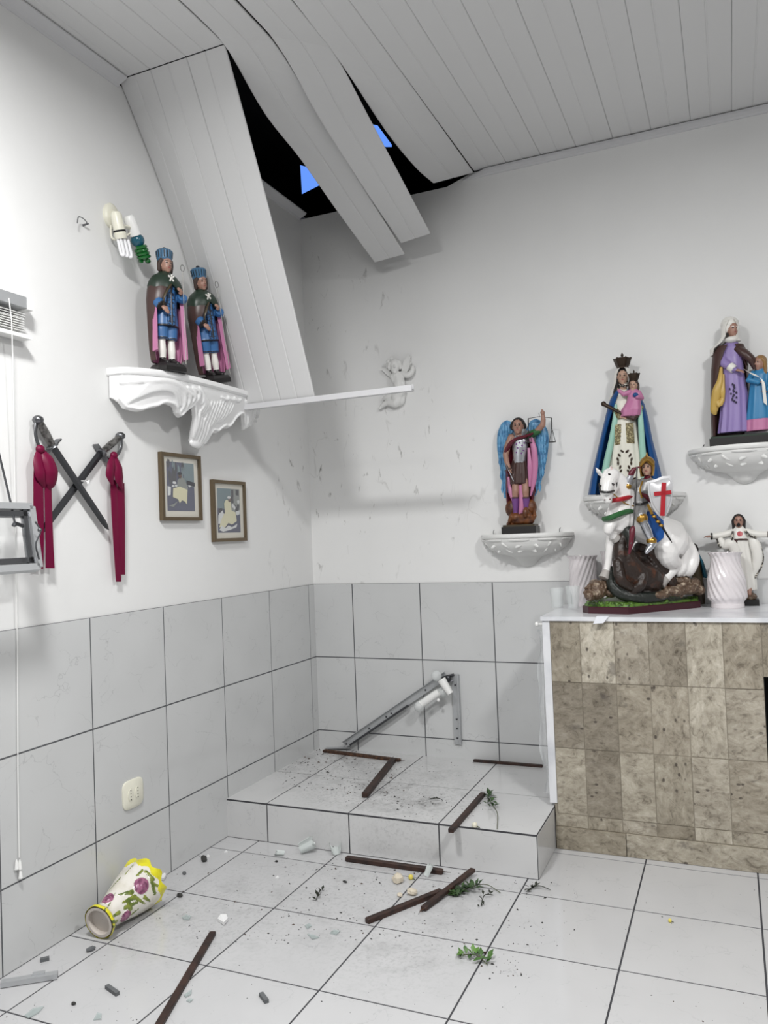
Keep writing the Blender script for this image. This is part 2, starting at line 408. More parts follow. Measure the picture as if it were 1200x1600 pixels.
# two boards hanging by their near ends
hb_pts = [([(362, 88), (415, 180), (470, 250), (530, 335), (585, 410)], [(455, 105), (500, 180), (560, 280), (632, 397)], 3, -1.72), ([(455, 105), (500, 187), (570, 297), (626, 380)], [(545, 122), (575, 180), (620, 265), (672, 365)], 4, -1.62)]
for (l, r, k, yb), lab in zip(hb_pts, ('white ceiling board hanging down beside the fallen panel, the longer and lower of two', 'white ceiling board hanging down nearest the intact ceiling, the shorter and higher of two')):
    xl, xr = EX[k] + .006, EX[k + 1] - .004
    yr = yb + (.14 if k == 3 else .2)
    pl = [V((xl, yb - .08, ZC)), V((xl, yb, ZC - .002))] + [ax_(a, b, xl) for a, b in l]; pr = [V((xr, yr - .08, ZC)), V((xr, yr, ZC - .002))] + [ax_(a, b, xr) for a, b in r]
    def resample(p, n=22):
        y0 = p[1].y
        p = catm([q for i, q in enumerate(p) if i < 2 or q.y > y0 + .1], 8); L = [0]
        for i in range(1, len(p)): L.append(L[-1] + (p[i] - p[i - 1]).length)
        out = []
        for i in range(n):
            s_ = L[-1] * i / (n - 1); j = max(q for q in range(len(L)) if L[q] <= s_ + 1e-9); j = min(j, len(p) - 2)
            out.append(p[j].lerp(p[j + 1], (s_ - L[j]) / max(1e-9, L[j + 1] - L[j])))
        return out
    o = obj('hanging_ceiling_board', board([V((xl, -2.75, ZC))] + resample(pl), [V((xr, -2.75, ZC))] + resample(pr)), M_PVC, None, origin=pl[-1])
    tag(o, lab, 'ceiling board')
# cornices
def cornice(a, b, inward, m=M_TRIM):
    a, b = V(a), V(b); n = V(inward); mb = MB(); rings = []
    prof = [(0, -.034), (.006, -.034), (.014, -.026), (.05, -.012), (.058, -.006), (.058, 0), (0, 0)]
    for p in (a, b): rings.append([p + n * u + V((0, 0, v)) for u, v in prof])
    return mb.loft(rings)
struct(obj('trim_1', cornice((0, RY, ZC - .004), (0, -1.67, ZC - .004), (1, 0, 0)), M_TRIM))
struct(obj('trim_2', cornice((0, -1.45, ZC - .012), (0, -.02, ZC - .03), (1, 0, 0)), M_TRIM))
mb = MB(); cp = [V((1.10, 0, 3.604)), V((1.17, 0, 3.618)), V((1.25, 0, ZC - .006)), V((RX, 0, ZC - .006))]
mb.loft([[p + V((0, -u * s_, v * s_)) for u, v in [(0, -.036), (.012, -.036), (.02, -.03), (.026, -.012), (.026, 0), (0, 0)]] for p, s_ in zip(cp, (.15, .6, 1, 1))]); struct(obj('trim_3', mb, M_TRIM))
# roof space above: dark roof deck with two breaks to the sky
RZ = 4.30
roof = MB()
holeA = [az(*q, RZ) for q in [(469, 258), (484, 262), (520, 240), (540, 275), (508, 291), (472, 309)]]
holeB = [az(*q, RZ) for q in [(560, 190), (590, 196), (612, 226), (613, 236), (600, 236), (575, 215)]]
def slab_with_holes():
    import bmesh
    from mathutils.geometry import delaunay_2d_cdt
    outer = [V((-2.2, RY - .3)), V((6, RY - .3)), V((6, 3.4)), V((-2.2, 3.4))]
    pts = list(outer); edges = [(0, 1), (1, 2), (2, 3), (3, 0)]
    for h in (holeA, holeB):
        b = len(pts); pts += [V((p.x, p.y)) for p in h]; edges += [(b + i, b + (i + 1) % len(h)) for i in range(len(h))]
    vs_, es_, fs_, *_ = delaunay_2d_cdt(pts, edges, [], 0, 1e-6)
    def inside(p, h):
        c = False
        for i in range(len(h)):
            a, b = h[i], h[i - 1]
            if (a.y > p.y) != (b.y > p.y) and p.x < (b.x - a.x) * (p.y - a.y) / (b.y - a.y) + a.x: c = not c
        return c
    keep = []
    for f in fs_:
        c = sum((vs_[i] for i in f), V((0, 0))) / len(f)
        if not inside(c, holeA) and not inside(c, holeB): keep.append(f)
    m = MB(); m.add([(p.x, p.y, RZ) for p in vs_] , [tuple(f) for f in keep]); m.add([(p.x, p.y, RZ + .03) for p in vs_], [tuple(f) for f in keep]); return m
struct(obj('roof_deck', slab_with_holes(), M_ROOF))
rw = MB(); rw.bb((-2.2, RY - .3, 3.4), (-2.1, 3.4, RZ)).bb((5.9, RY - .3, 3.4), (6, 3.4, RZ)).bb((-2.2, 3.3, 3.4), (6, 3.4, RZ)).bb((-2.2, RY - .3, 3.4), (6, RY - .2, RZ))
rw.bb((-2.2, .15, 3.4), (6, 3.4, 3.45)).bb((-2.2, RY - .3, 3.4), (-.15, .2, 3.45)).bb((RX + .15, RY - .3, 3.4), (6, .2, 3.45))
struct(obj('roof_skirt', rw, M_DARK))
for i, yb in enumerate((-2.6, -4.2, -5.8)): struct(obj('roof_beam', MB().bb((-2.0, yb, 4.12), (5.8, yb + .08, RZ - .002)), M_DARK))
# loose channel that carries the fallen panel
tr = MB(); A, B_ = V((.02, -.965, 2.215)), az(645, 607, 2.215); d = (B_ - A).normalized(); up = V((0, 0, 1)); sd = V((d.y, -d.x, 0)).normalized()
prof = [(-.017, -.012), (.017, -.012), (.017, .016), (.014, .016), (.014, -.008), (-.014, -.008), (-.014, .022), (-.017, .022)]
tr.loft([[p + sd * u + up * v for u, v in prof] for p in (A, B_)])
tag(obj('loose_ceiling_channel', tr, M_TRIM, None, origin=A), 'long thin white channel strip jutting from under the fallen ceiling panel past the cherub', 'trim strip')
# ------------------------------------------------------------------ altar
def stone_mat():
    g = NT('travertine', 0.42, 0.4)
    tc = g.n('TexCoord').outputs['Object']; rnd = g.n('ObjectInfo').outputs['Random']
    off = g.n('VectorMath', {0: tc, 1: g.n('CombineXYZ', {'X': g.math('MULTIPLY', rnd, 53.0), 'Y': g.math('MULTIPLY', rnd, 17.0), 'Z': g.math('MULTIPLY', rnd, 71.0)}).outputs[0]}, operation='ADD').outputs[0]
    vert = g.math('GREATER_THAN', g.math('FRACT', g.math('MULTIPLY', rnd, 7.31)), 0.55)
    offh = g.n('Mapping', {'Vector': off, 'Scale': (0.8, 1.2, 1.2)}).outputs[0]; offv = g.n('Mapping', {'Vector': off, 'Scale': (1.2, 0.8, 1.2)}).outputs[0]
    vv = g.n('Mix', {0: vert, 4: offh, 5: offv}, data_type='VECTOR').outputs[1]
    n1 = g.noise(vv, 7.0, 10, 0.7, 1.4); n2 = g.noise(vv, 26.0, 9, 0.74, 0.9)
    base = g.ramp(n1, [(0.30, rgb(104, 96, 86)), (0.44, rgb(160, 153, 142)), (0.56, rgb(196, 190, 179)), (0.72, rgb(236, 234, 228))])
    fine = g.ramp(n2, [(0.36, rgb(92, 84, 74)), (0.47, rgb(186, 180, 168)), (0.60, rgb(214, 209, 199)), (0.70, rgb(246, 244, 238))])
    c = g.mix(0.5, base, fine)
    tone = g.ramp(rnd, [(0.0, rgb(148, 140, 126)), (0.2, rgb(206, 200, 188)), (0.4, rgb(166, 158, 142)), (0.6, rgb(190, 184, 170)), (0.8, rgb(236, 233, 224)), (1.0, rgb(172, 164, 152))])
    c = g.mix(0.8, c, tone, 'MULTIPLY')
    pits = g.ramp(g.n('TexVoronoi', {'Vector': g.n('Mapping', {'Vector': vv, 'Scale': (1, 1, 1)}).outputs[0], 'Scale': 26.0, 'Randomness': 1.0}).outputs['Distance'], [(0.14, WHT), (0.24, BLK)])
    pm = g.ramp(g.noise(off, 5.0, 3), [(0.50, BLK), (0.58, WHT)])
    pf = g.math('MULTIPLY', pits, pm)
    c = g.mix(g.math('MULTIPLY', pf, 0.85), c, rgb(66, 58, 52))
    blot = g.ramp(g.noise(off, 7.0, 6, 0.62), [(0.62, BLK), (0.69, WHT)])
    c = g.mix(g.math('MULTIPLY', blot, 0.6), c, rgb(92, 86, 80))
    g.set('Base Color', c)
    g.bump(g.math('SUBTRACT', n2, pf), 0.35, 0.003)
    return g.m
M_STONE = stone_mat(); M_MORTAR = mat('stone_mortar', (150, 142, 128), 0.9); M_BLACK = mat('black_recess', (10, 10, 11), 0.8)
AF = -.642; AX0, AX1 = 1.637, 3.35; NX0, NX1, NZ = 2.557, 3.03, .845; AZ = 1.102
altar = thing('altar', 'stone block altar faced in mottled beige travertine with white marble top', 'altar', (2.45, -.33, 0))
core = MB(); core.bb((AX0, AF + .0025, 0), (NX0, -.012, 1.082)).bb((NX1, AF + .0025, 0), (AX1, -.012, 1.082)).bb((NX0, AF + .0025, NZ), (NX1, -.012, 1.082)).bb((NX0, AF + .0025, 0), (NX1, -.012, .17))
core.bb((1.625, AF + .0025, 0), (1.64, -.012, STEP_H + .018)); obj('body', core, M_MORTAR, altar)
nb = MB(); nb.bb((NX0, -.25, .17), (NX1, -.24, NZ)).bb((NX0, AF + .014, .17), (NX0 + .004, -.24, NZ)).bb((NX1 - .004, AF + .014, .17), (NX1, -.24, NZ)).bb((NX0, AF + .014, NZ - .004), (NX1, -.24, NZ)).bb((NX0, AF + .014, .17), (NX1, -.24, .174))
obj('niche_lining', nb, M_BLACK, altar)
def stone(x0, x1, z0, z1, y=AF, th=.012):
    o = put_tile('stone_tile', altar, x1 - x0 + .0035, z1 - z0 + .0035, ((x0 + x1) / 2, y + random.uniform(-.0012, .0012), (z0 + z1) / 2), ROT_FRONT, M_STONE, th)
ac = [1.637, 1.778, 1.936, 2.087, 2.247, 2.401, 2.557, 2.715, 2.872, 3.03, 3.19, 3.35]
for (z1, z0) in ((1.082, .79), (.79, .478), (.478, .165)):
    for a, b in zip(ac, ac[1:]):
        if a >= NX0 - .01 and b <= NX1 + .01:
            if z1 > NZ: stone(a, b, NZ, z1)
            continue
        stone(a, b, z0, z1)
for a, b in zip([1.626] + ac[1:], ac[1:]): stone(a, b, .105, .165)
for a, b in zip([1.626, 1.949, 2.62, 3.35], [1.949, 2.62, 3.35]): stone(a, b, 0.0, .105, AF - .012, .024)
obj('marble_side', MB().bb((1.602, AF - .003, STEP_H + .018), (AX0, -.012, 1.082)), M_MARBLE, altar)
obj('marble_top', MB().bb((1.596, AF - .012, 1.082), (AX1 + .02, -.012, AZ)), M_MARBLE, altar)
M_WPLAST = mat('white_plastic', (236, 236, 234), 0.3, spec=0.5)
kb = MB(); k0 = V((1.602, -.62, 1.062)); kb.tube([k0, k0 + V((-.022, 0, 0))], [.007, .007], 10).ell(k0 + V((-.03, 0, 0)), (.012, .012, .012), 12, 8)
obj('peg', kb, M_WPLAST, altar, True)
# crumpled clear film along the altar's left edge
M_FILM = mat('clear_film', (235, 238, 240), 0.25, alpha=0.22)
fm = MB(); rings = []
for i in range(52):
    z = 1.03 - i * .0155; a = math.sin(i * .45) * .005 + math.sin(i * .17) * .006
    rings.append([V((1.588 + a * .4, -.60 + a * .3, z)), V((1.572 + a, -.585 + math.sin(i * 2.3) * .01, z)), V((1.562 + math.sin(i * .31) * .009 + a, -.60 + math.cos(i * .7) * .006, z + .003)), V((1.571 + a, -.583, z + .002))])
fm.loft(rings); tag(obj('plastic_film', fm, M_FILM, None, True, origin=(1.58, -.6, .2)), 'crumpled strip of clear plastic film hanging along the white left edge of the altar', 'plastic film')
pc = ay(946, 962, AF - .02); pm_ = MB()
pm_.loft([[V((1.86, AF + .03, AZ + .001)), V((1.915, AF + .03, AZ + .001)), V((1.915, AF + .03, AZ + .002)), V((1.86, AF + .03, AZ + .002))], [V((1.862, AF - .014, AZ + .002)), V((1.917, AF - .014, AZ + .002)), V((1.917, AF - .014, AZ + .003)), V((1.862, AF - .014, AZ + .003))], [V((1.848, AF - .035, AZ - .03)), V((1.895, AF - .035, AZ - .026)), V((1.895, AF - .036, AZ - .0255)), V((1.848, AF - .036, AZ - .0295))]])
tag(obj('paper_slip', pm_, mat('paper', (214, 216, 222), .7), None, origin=(1.88, AF, AZ)), 'small white paper slip drooping over the altar edge under the horseman base', 'paper')
# ------------------------------------------------------------------ white bracket shelves on the back wall
M_PLAS = mat('white_painted_plaster', (226, 226, 224), 0.35, spec=0.4)
def make_corbel():
    t = thing('bracket_shelf', '', '', (0, 0, 0), 'white half-round bracket shelves')
    A, D = .266, .205
    def half(prof, n=26, f=None):
        m = MB(); rings = []
        for (r, z) in prof:
            ring = [V((A * r * math.cos(a), -D * r * (math.sin(a) if f is None else f(a)), z)) for a in (math.pi * j / n for j in range(n + 1))]
            rings.append(ring)
        return m.loft(rings)
    obj('rim', half([(.985, 0), (1, -.004), (1, -.02), (.985, -.024), (.955, -.026), (.95, -.04), (.93, -.046)]), M_PLAS, t, True)
    obj('bowl', half([(.93, -.046), (.90, -.060), (.82, -.082), (.70, -.102), (.55, -.117), (.42, -.125), (.34, -.131)]), M_PLAS, t, True)
    obj('drop', half([(.34, -.131), (.29, -.140), (.24, -.152), (.20, -.166), (.15, -.178), (.08, -.187), (.02, -.190)]), M_PLAS, t, True)
    rel = MB()
    for i in range(9):
        a = math.pi * (i + .5) / 9
        for (r, z, sx) in ((.90, -.062, .022), (.76, -.092, .017)):
            rel.ell((A * (r - .026) * math.cos(a), -D * (r - .026) * math.sin(a), z), (sx * 1.3, .004, .010), 8, 6, Matrix.Rotation(a + math.pi / 2, 3, 'Z') @ Matrix.Rotation((-1) ** i * .5, 3, 'Y'))
    for i in range(5):
        a = math.pi * (i + .5) / 5
        rel.tube([(A * .962 * math.cos(a + d), -D * .962 * math.sin(a + d), -.034) for d in (-.22, -.1, .1, .22)], [.004, .007, .007, .004], 6)
    o = obj('relief', rel, M_PLAS, t, True); o['kind'] = 'stuff'
    for sx in (-.19, .19):
        m = MB(); m.tube([(sx, -.02, 0), (sx, -.02, .016), (sx + .006, -.026, .024), (sx + .004, -.034, .016)], .0022, 6); obj('screw_hook', m, mat('hook_steel', (120, 120, 122), .35, 1.0), t, True)
    return t
cor = make_corbel()
for i, (x, z, lab) in enumerate(((1.393, 1.503, 'white half-round bracket shelf carrying the winged archangel statue with scales'), (1.985, 1.69, 'white half-round bracket shelf half hidden behind the rearing white horse'), (2.535, 1.905, 'white half-round bracket shelf highest on the right, carrying the veiled woman and girl'))):
    c = cor if i == 0 else copy_tree(cor)
    c.location = (x, 0, z); tag(c, lab, 'shelf', 'white half-round bracket shelves')
# ------------------------------------------------------------------ carved shelf on the left wall
M_GLOSS = mat('white_gloss_paint', (236, 236, 236), 0.22, spec=0.5, coat=0.3)
SY0, SYC, SA, SD, SZ = -1.787, -1.24, .55, .195, 2.297
carved = thing('carved_wall_shelf', 'large white carved rococo shelf on the left wall under the twin statues', 'shelf', (0.0, SYC, SZ))
def s_out(s, dep=SD): return dep * max(0.0, 1 - abs(s) ** 3.2) ** .55
ss = [-1 + 2 * i / 64 for i in range(65)]
m = MB(); rings = []
for (z, k) in ((SZ, .985), (SZ - .004, 1.0), (SZ - .022, 1.0), (SZ - .027, .97), (SZ - .035, .93)):
    rings.append([V((max(.001, s_out(s) * k + (.012 if k > .96 else 0)), SYC + SA * s * (1 if k > .96 else .99), z)) for s in ss] + [V((0.0005, SYC + SA * s, z)) for s in (1, -1)])
m.loft(rings); obj('top', m, M_GLOSS, carved, True)
DEP = [(-1, .10), (-.93, .15), (-.85, .158), (-.72, .135), (-.62, .11), (-.52, .115), (-.45, .15), (-.4, .16), (-.35, .12), (-.28, .10), (-.22, .15), (-.16, .25), (-.05, .285), (.04, .27), (.09, .2), (.16, .2), (.24, .165), (.3, .17), (.4, .10), (.48, .085), (.54, .12), (.6, .16), (.66, .14), (.8, .11), (1, .08)]
def dep(s):
    for (a, b), (c, d) in zip(DEP, DEP[1:]):
        if a <= s <= c: t = (s - a) / (c - a); t = t * t * (3 - 2 * t); return b + (d - b) * t
    return .08
def apron(s, t, lift=0.0):
    o = s_out(s) * .94 * (1 - .62 * min(1.0, t * dep(s) / .26) ** 1.3) + .012
    return V((o + lift, SYC + SA * s * .985, SZ - .03 - dep(s) * t))
m = MB(); 
for off_ in (0,):
    fr = []; bk = []
    for s in ss:
        fr.append([apron(s, t / 9) for t in range(10)]); bk.append([apron(s, t / 9) - V((min(.022, apron(s, t / 9).x - .001), 0, 0)) for t in range(10)])
    rings = [f + b[::-1] for f, b in zip(fr, bk)]
    m.loft(rings)
rel = MB(); R2 = random.Random(3)
def stroke(pts, r0, r1):
    q = catm([apron(s, t, .004) for s, t in pts], 5); n_ = len(q); rel.tube(q, [r0 * math.sin(math.pi * (.12 + .8 * i / (n_ - 1))) + r1 for i in range(n_)], 7)
for k in range(5): stroke([(-.95 + .015 * k, .9 - .05 * k), (-.88 + .02 * k, .62 - .1 * k), (-.74 + .03 * k, .42 - .08 * k), (-.58 + .03 * k, .5 - .07 * k), (-.47 + .025 * k, .8 - .06 * k)], .010, .002)
stroke([(-.98, .35), (-.8, .15), (-.6, .13), (-.42, .3), (-.3, .6)], .012, .003)
for k in range(4): stroke([(-.55 + .06 * k, .15), (-.46 + .06 * k, .35), (-.42 + .05 * k, .62), (-.43 + .04 * k, .88)], .010, .002)
for k in range(9): stroke([(-.06 + .042 * k, .22), (-.08 + .042 * k, .4), (-.09 + .04 * k, .6), (-.12 + .034 * k, .78)], .0045, .0015)
for k in range(5): stroke([(-.19 + .045 * k, .55), (-.17 + .042 * k, .75), (-.14 + .03 * k, .97)], .010, .002)
for k in range(5): stroke([(.46 + .05 * k, .2), (.54 + .04 * k, .45), (.60 + .03 * k, .72), (.6 + .02 * k, .94)], .009, .002)
stroke([(.5, .15), (.7, .12), (.88, .35), (.9, .7), (.78, .8)], .011, .002)

for s0 in range(-24, 24, 3): stroke([((s0 + j) / 24.5, .93) for j in range(4)], .0, .0065)
for k in range(3): stroke([(.05 + .1 * k, .12), (.12 + .1 * k, .2), (.2 + .09 * k, .16)], .007, .002)
for k in range(4): stroke([(-.28 + .03 * k, .1 + .05 * k), (-.2 + .03 * k, .3), (-.2 + .025 * k, .5)], .008, .002)
rel.ell(apron(-.08, .93, .0), (.018, .05, .026), 12, 8)
m.add(rel.v, rel.f); fuse('carved_apron', m, [M_GLOSS], carved, .0042, 1)
# ------------------------------------------------------------------ framed photographs
M_BRONZE = mat('bronze_frame', (112, 98, 78), 0.35, 0.7); M_MATT = mat('picture_mat', (206, 202, 190), .7)
PM = [mat('print_navy', (52, 56, 86), .4), mat('print_teal', (98, 118, 124), .4), mat('print_cream', (206, 202, 170), .4), mat('print_grey', (130, 134, 130), .4), mat('print_black', (32, 32, 44), .4), mat('print_white', (204, 206, 206), .4), mat('print_skin', (92, 70, 62), .4)]
def picture(label, y0, y1, z0, z1, shapes):
    t = thing('framed_photograph', label, 'picture', (0.0, (y0 + y1) / 2, z0), 'framed photographs on the left wall')
    b = .017; d = .024; f = MB()
    f.bb((.003, y0, z0), (d, y0 + b, z1)).bb((.003, y1 - b, z0), (d, y1, z1)).bb((.003, y0 + b, z1 - b), (d, y1 - b, z1)).bb((.003, y0 + b, z0), (d, y1 - b, z0 + b)); obj('frame', f, M_BRONZE, t)
    obj('mat_board', MB().bb((.003, y0 + b, z0 + b), (.012, y1 - b, z1 - b)), M_MATT, t)
    mg = .052; a0, a1, c0, c1 = y0 + mg * .9, y1 - mg * .9, z0 + mg * .9, z1 - mg * .8
    p = MB()
    for i, (mi, poly) in enumerate(shapes):
        p.prism([(.0125 + i * .00012, a0 + (a1 - a0) * u, c0 + (c1 - c0) * v) for u, v in poly], (.0001, 0, 0), mi)
    obj('print', p, PM, t)
    obj('glass_pane', MB().bb((.016, y0 + b, z0 + b), (.0175, y1 - b, z1 - b)), mat('picture_glass', (255, 255, 255), .06, alpha=.06), t)
    return t
R3 = random.Random(11)
def blob(cx, cy, rx, ry, n=9, j=.25): return [(cx + rx * math.cos(a) * (1 + R3.uniform(-j, j)), cy + ry * math.sin(a) * (1 + R3.uniform(-j, j))) for a in (2 * math.pi * i / n for i in range(n))]
full = [(0, 0), (1, 0), (1, 1), (0, 1)]
sh1 = [(0, full), (1, [(.62, .55), (1, .5), (1, 1), (.6, 1)]), (0, [(0, .5), (.62, .5), (.62, 1), (0, 1)])]
sh1 += [(4, blob(R3.uniform(.05, .6), R3.uniform(.62, .97), .06, .1)) for _ in range(9)] + [(1, blob(R3.uniform(.1, .6), R3.uniform(.7, .97), .025, .09)) for _ in range(8)]
sh1 += [(5, blob(R3.uniform(.02, .98), R3.uniform(.48, .58), .05, .025)) for _ in range(9)] + [(4, [(.68, .55), (1, .52), (1, .6), (.7, .64)])]
sh1 += [(3, [(.34, .44), (.36, .62), (.46, .7), (.6, .68), (.74, .5), (.72, .38), (.5, .4)]), (6, blob(.47, .72, .06, .045)), (4, blob(.46, .77, .09, .03)), (2, [(.18, .28), (.2, .46), (.45, .5), (.72, .44), (.68, .14), (.6, .2), (.5, .22), (.42, .16), (.36, .24)]), (5, [(0, .3), (.1, .32), (.12, .48), (0, .5)]), (3, [(.02, .1), (.2, .14), (.36, .2), (.2, .08)])]
picture('bronze framed photograph of a figure in cream on dark blue, nearer the swords', -1.472, -1.168, 1.632, 1.957, sh1)
sh2 = [(0, full), (1, [(0, .55), (.6, .52), (.6, 1), (0, 1)]), (3, [(.6, .45), (1, .45), (1, 1), (.6, 1)])]
sh2 += [(4, [(.62, .8), (.72, .8), (.72, .98), (.62, .98)]), (4, [(.82, .86), (.96, .84), (.96, .98), (.82, .98)])] + [(4, blob(R3.uniform(.6, .98), R3.uniform(.5, .8), .06, .06)) for _ in range(7)] + [(5, blob(R3.uniform(.62, .98), R3.uniform(.35, .75), .05, .05)) for _ in range(6)]
sh2 += [(4, blob(.12, .5, .08, .06)), (5, [(.0, .2), (.02, .4), (.2, .5), (.3, .36), (.2, .2)]), (2, [(.04, .12), (.14, .3), (.3, .45), (.28, .66), (.36, .74), (.56, .74), (.6, .5), (.78, .46), (.82, .26), (.6, .18), (.44, .22), (.3, .12)]), (5, [(.04, .06), (.14, .16), (.3, .1), (.44, .16), (.6, .12), (.84, .2), (.8, .12), (.5, .06), (.2, .02)]), (6, blob(.52, .74, .07, .05)), (5, blob(.5, .8, .08, .035)), (5, blob(.12, .38, .08, .07))]
picture('bronze framed photograph with a figure in a wide cream ruffled dress, nearer the room corner', -1.072, -.772, 1.522, 1.845, sh2)
# ------------------------------------------------------------------ outlet, hook, lamp holder
M_IVORY = mat('ivory_plastic', (226, 224, 208), .35)
ou = thing('wall_outlet', 'ivory double power outlet plate on the grey wall tiles', 'outlet', (.007, -1.713, .44))
pl = MB(); hw, hh = .064, .062; ring = []
for a in range(28):
    t_ = 2 * math.pi * a / 28; c_, s_ = math.cos(t_), math.sin(t_); ring.append((abs(c_) ** .45 * hw * (1 if c_ > 0 else -1), abs(s_) ** .45 * hh * (1 if s_ > 0 else -1)))
pl.loft([[V((.007 + d, -1.713 + u * k, .438 + v * k)) for u, v in ring] for d, k in ((0, 1), (.006, 1), (.009, .93))]); obj('plate', pl, M_IVORY, ou, True)
for sy in (-.022, .022):
    s_ = MB(); s_.lathe([(.017, .0), (.017, .002), (.012, .003)], 16, (.016, -1.713 + sy, .438), mat_=Matrix.Rotation(math.pi / 2, 3, 'Y'), sx=1.5); so = obj('socket', s_, M_IVORY, ou, True)
    h_ = MB()
    for dz in (-.02, -.007, .007, .02): h_.lathe([(.0026, 0), (.0026, .001)], 8, (.0188, -1.713 + sy, .438 + dz), mat_=Matrix.Rotation(math.pi / 2, 3, 'Y'))
    obj('contact_hole', h_, M_BLACK, so)
M_STEEL = mat('dull_steel', (120, 121, 124), .32, 1.0); M_ALU = mat('aluminium', (188, 190, 192), .42, 0.55); M_DKSTEEL = mat('dark_steel_blade', (84, 85, 88), .38, .9)
p_ = ax_(126, 350, 0); hk = MB(); hk.tube(catm([p_ + V((0, .01, 0)), p_ + V((.025, .01, .002)), p_ + V((.03, -.015, .012)), p_ + V((.028, -.04, .01)), p_ + V((.03, -.05, -.02))], 4), .0022, 6); hk.tube([p_ + V((0, .012, -.004)), p_ + V((.022, .024, .006))], .003, 6)
tag(obj('wire_hook', hk, M_STEEL, None, True, origin=p_), 'small bent wire hook on the left wall beside the lamp holder', 'hook')
def atx(px, py, x): return ax_(px, py, x)
lamp = thing('wall_lamp_holder', 'double white wall lamp holder with a tube bulb and a green spiral bulb', 'lamp', ax_(172, 338, 0))
b0 = ax_(172, 338, 0); bp_ = MB(); bp_.lathe([(.045, 0), (.045, .012), (.038, .02), (.02, .024)], 20, b0, mat_=Matrix.Rotation(math.pi / 2, 3, 'Y'), sx=1.25); obj('back_plate', bp_, M_IVORY, lamp, True)
ar = MB(); ar.tube([b0 + V((.015, 0, .012)), atx(186, 338, .07)], [.013, .015], 10); ar.tube(catm([b0 + V((.012, -.01, -.03)), atx(175, 372, .02), atx(190, 372, .04), atx(207, 362, .05)], 4), .005, 6); obj('arm', ar, M_IVORY, lamp, True)
def socket(a, b, r0, r1):
    m = MB(); a, b = V(a), V(b); m.tube([a, a.lerp(b, .12), b], [r0 * .7, r0, r1], 16); return m
S1a, S1b = atx(180, 331, .075), atx(188, 366, .075); obj('socket', socket(S1a, S1b, .024, .026), M_IVORY, lamp, True)
rg = MB(); d_ = (S1b - S1a).normalized(); rg.tube([S1b - d_ * .016, S1b - d_ * .008], .0268, 16); obj('socket_ring', rg, M_BLACK, lamp, True)
bb_ = MB(); bb_.tube([S1b, S1b + d_ * .02], [.029, .025], 16); bu = obj('bulb_base', bb_, M_IVORY, lamp, True)
M_TUBE = mat('white_glass_tube', (244, 244, 246), .15)
for k in range(3):
    o_ = V((.006 * (k - 1), .017 * (k - 1), 0)); t_ = MB(); s0 = S1b + d_ * .02 + o_; s1 = S1b + d_ * .092 + o_
    e_ = V((.012, .004, 0)); t_.tube(catm([s0, s1 - d_ * .008, s1 + e_ * .5, s1 + e_ - d_ * .008, s0 + e_], 4), .0062, 8); obj('bulb_tube', t_, M_TUBE, lamp, True)
S2a, S2b = atx(200, 337, .055), atx(212, 368, .055); obj('socket', socket(S2a, S2b, .026, .027), M_WPLAST, lamp, True); d2 = (S2b - S2a).normalized()
jo = MB(); jo.tube([atx(190, 352, .07), atx(204, 356, .055)], .008, 8); obj('joint', jo, M_IVORY, lamp, True)
M_TEAL = mat('teal_glass', (20, 84, 104), .2, coat=.4); M_GREEN = mat('green_glass', (24, 96, 40), .2, coat=.5)
g_ = MB(); g_.ell(S2b + d2 * .022, (.031, .031, .031), 16, 10); obj('bulb_neck', g_, M_TEAL, lamp, True)
g_ = MB(); c0 = S2b + d2 * .05; sd_ = d2.cross(V((1, 0, 0))).normalized(); up_ = sd_.cross(d2); hel = []
for i in range(57):
    a = i / 56 * 4 * 2 * math.pi; hel.append(c0 + d2 * (i / 56 * .06) + sd_ * math.cos(a) * .024 + up_ * math.sin(a) * .024)
g_.tube(hel, .0085, 7); g_.tube([c0 - d2 * .01, c0 + d2 * .062], .016, 10); g_.ell(c0 + d2 * .068 + up_ * .012, (.014, .014, .011), 10, 6); obj('spiral_bulb', g_, M_GREEN, lamp, True)
# ------------------------------------------------------------------ crossed sabres with ribbons
M_RIB = mat('magenta_satin', (106, 4, 50), .45, spec=.25); M_RIB2 = mat('magenta_satin_fold', (122, 6, 52), .38, spec=.4)
def sabre(label, hilt, guard, tip, x, bow_side):
    H, G, P = atx(*hilt, x), atx(*guard, x), atx(*tip, x); d = (P - G).normalized(); n = V((1, 0, 0)); s = d.cross(n).normalized()
    t = thing('sabre', label, 'sword', tuple(P), 'crossed sabres on the left wall')
    b = MB(); L = (P - G).length; rings = []
    for f, w_ in ((0, .017), (.5, .0165), (.9, .015), (.96, .011), (1, .001)):
        c = G + d * L * f; rings.append([c + s * w_, c + n * .003, c - s * w_, c - n * .003])
    b.loft(rings); obj('blade', b, M_DKSTEEL, t)
    g = MB(); g.tube([H, H.lerp(G, .5), G], [.016, .0185, .015], 10, flat=.8); gr = obj('grip', g, mat('grip_silver', (128, 126, 124), .4, .7, var=(60, (70, 68, 66), .4, .6)), t, True)
    c = MB(); c.ell(H - d * .012, (.022, .022, .018), 10, 6); obj('pommel', c, M_STEEL, t, True)
    q = MB(); q.bar(G - s * .045 * bow_side, G + s * .05 * bow_side, .030, .006, up=d); q.ell(G, (.026, .026, .008), 12, 6, d.to_track_quat('Z', 'Y').to_matrix()); obj('guard', q, M_STEEL, t, True)
    k = MB(); k.tube(catm([G + s * .045 * bow_side, G.lerp(H, .35) + s * .058 * bow_side, G.lerp(H, .8) + s * .045 * bow_side, H - d * .014 + s * .006 * bow_side], 5), .0085, 8, flat=.45, up=n); obj('knuckle_bow', k, M_STEEL, t, True)
    return G, d, s
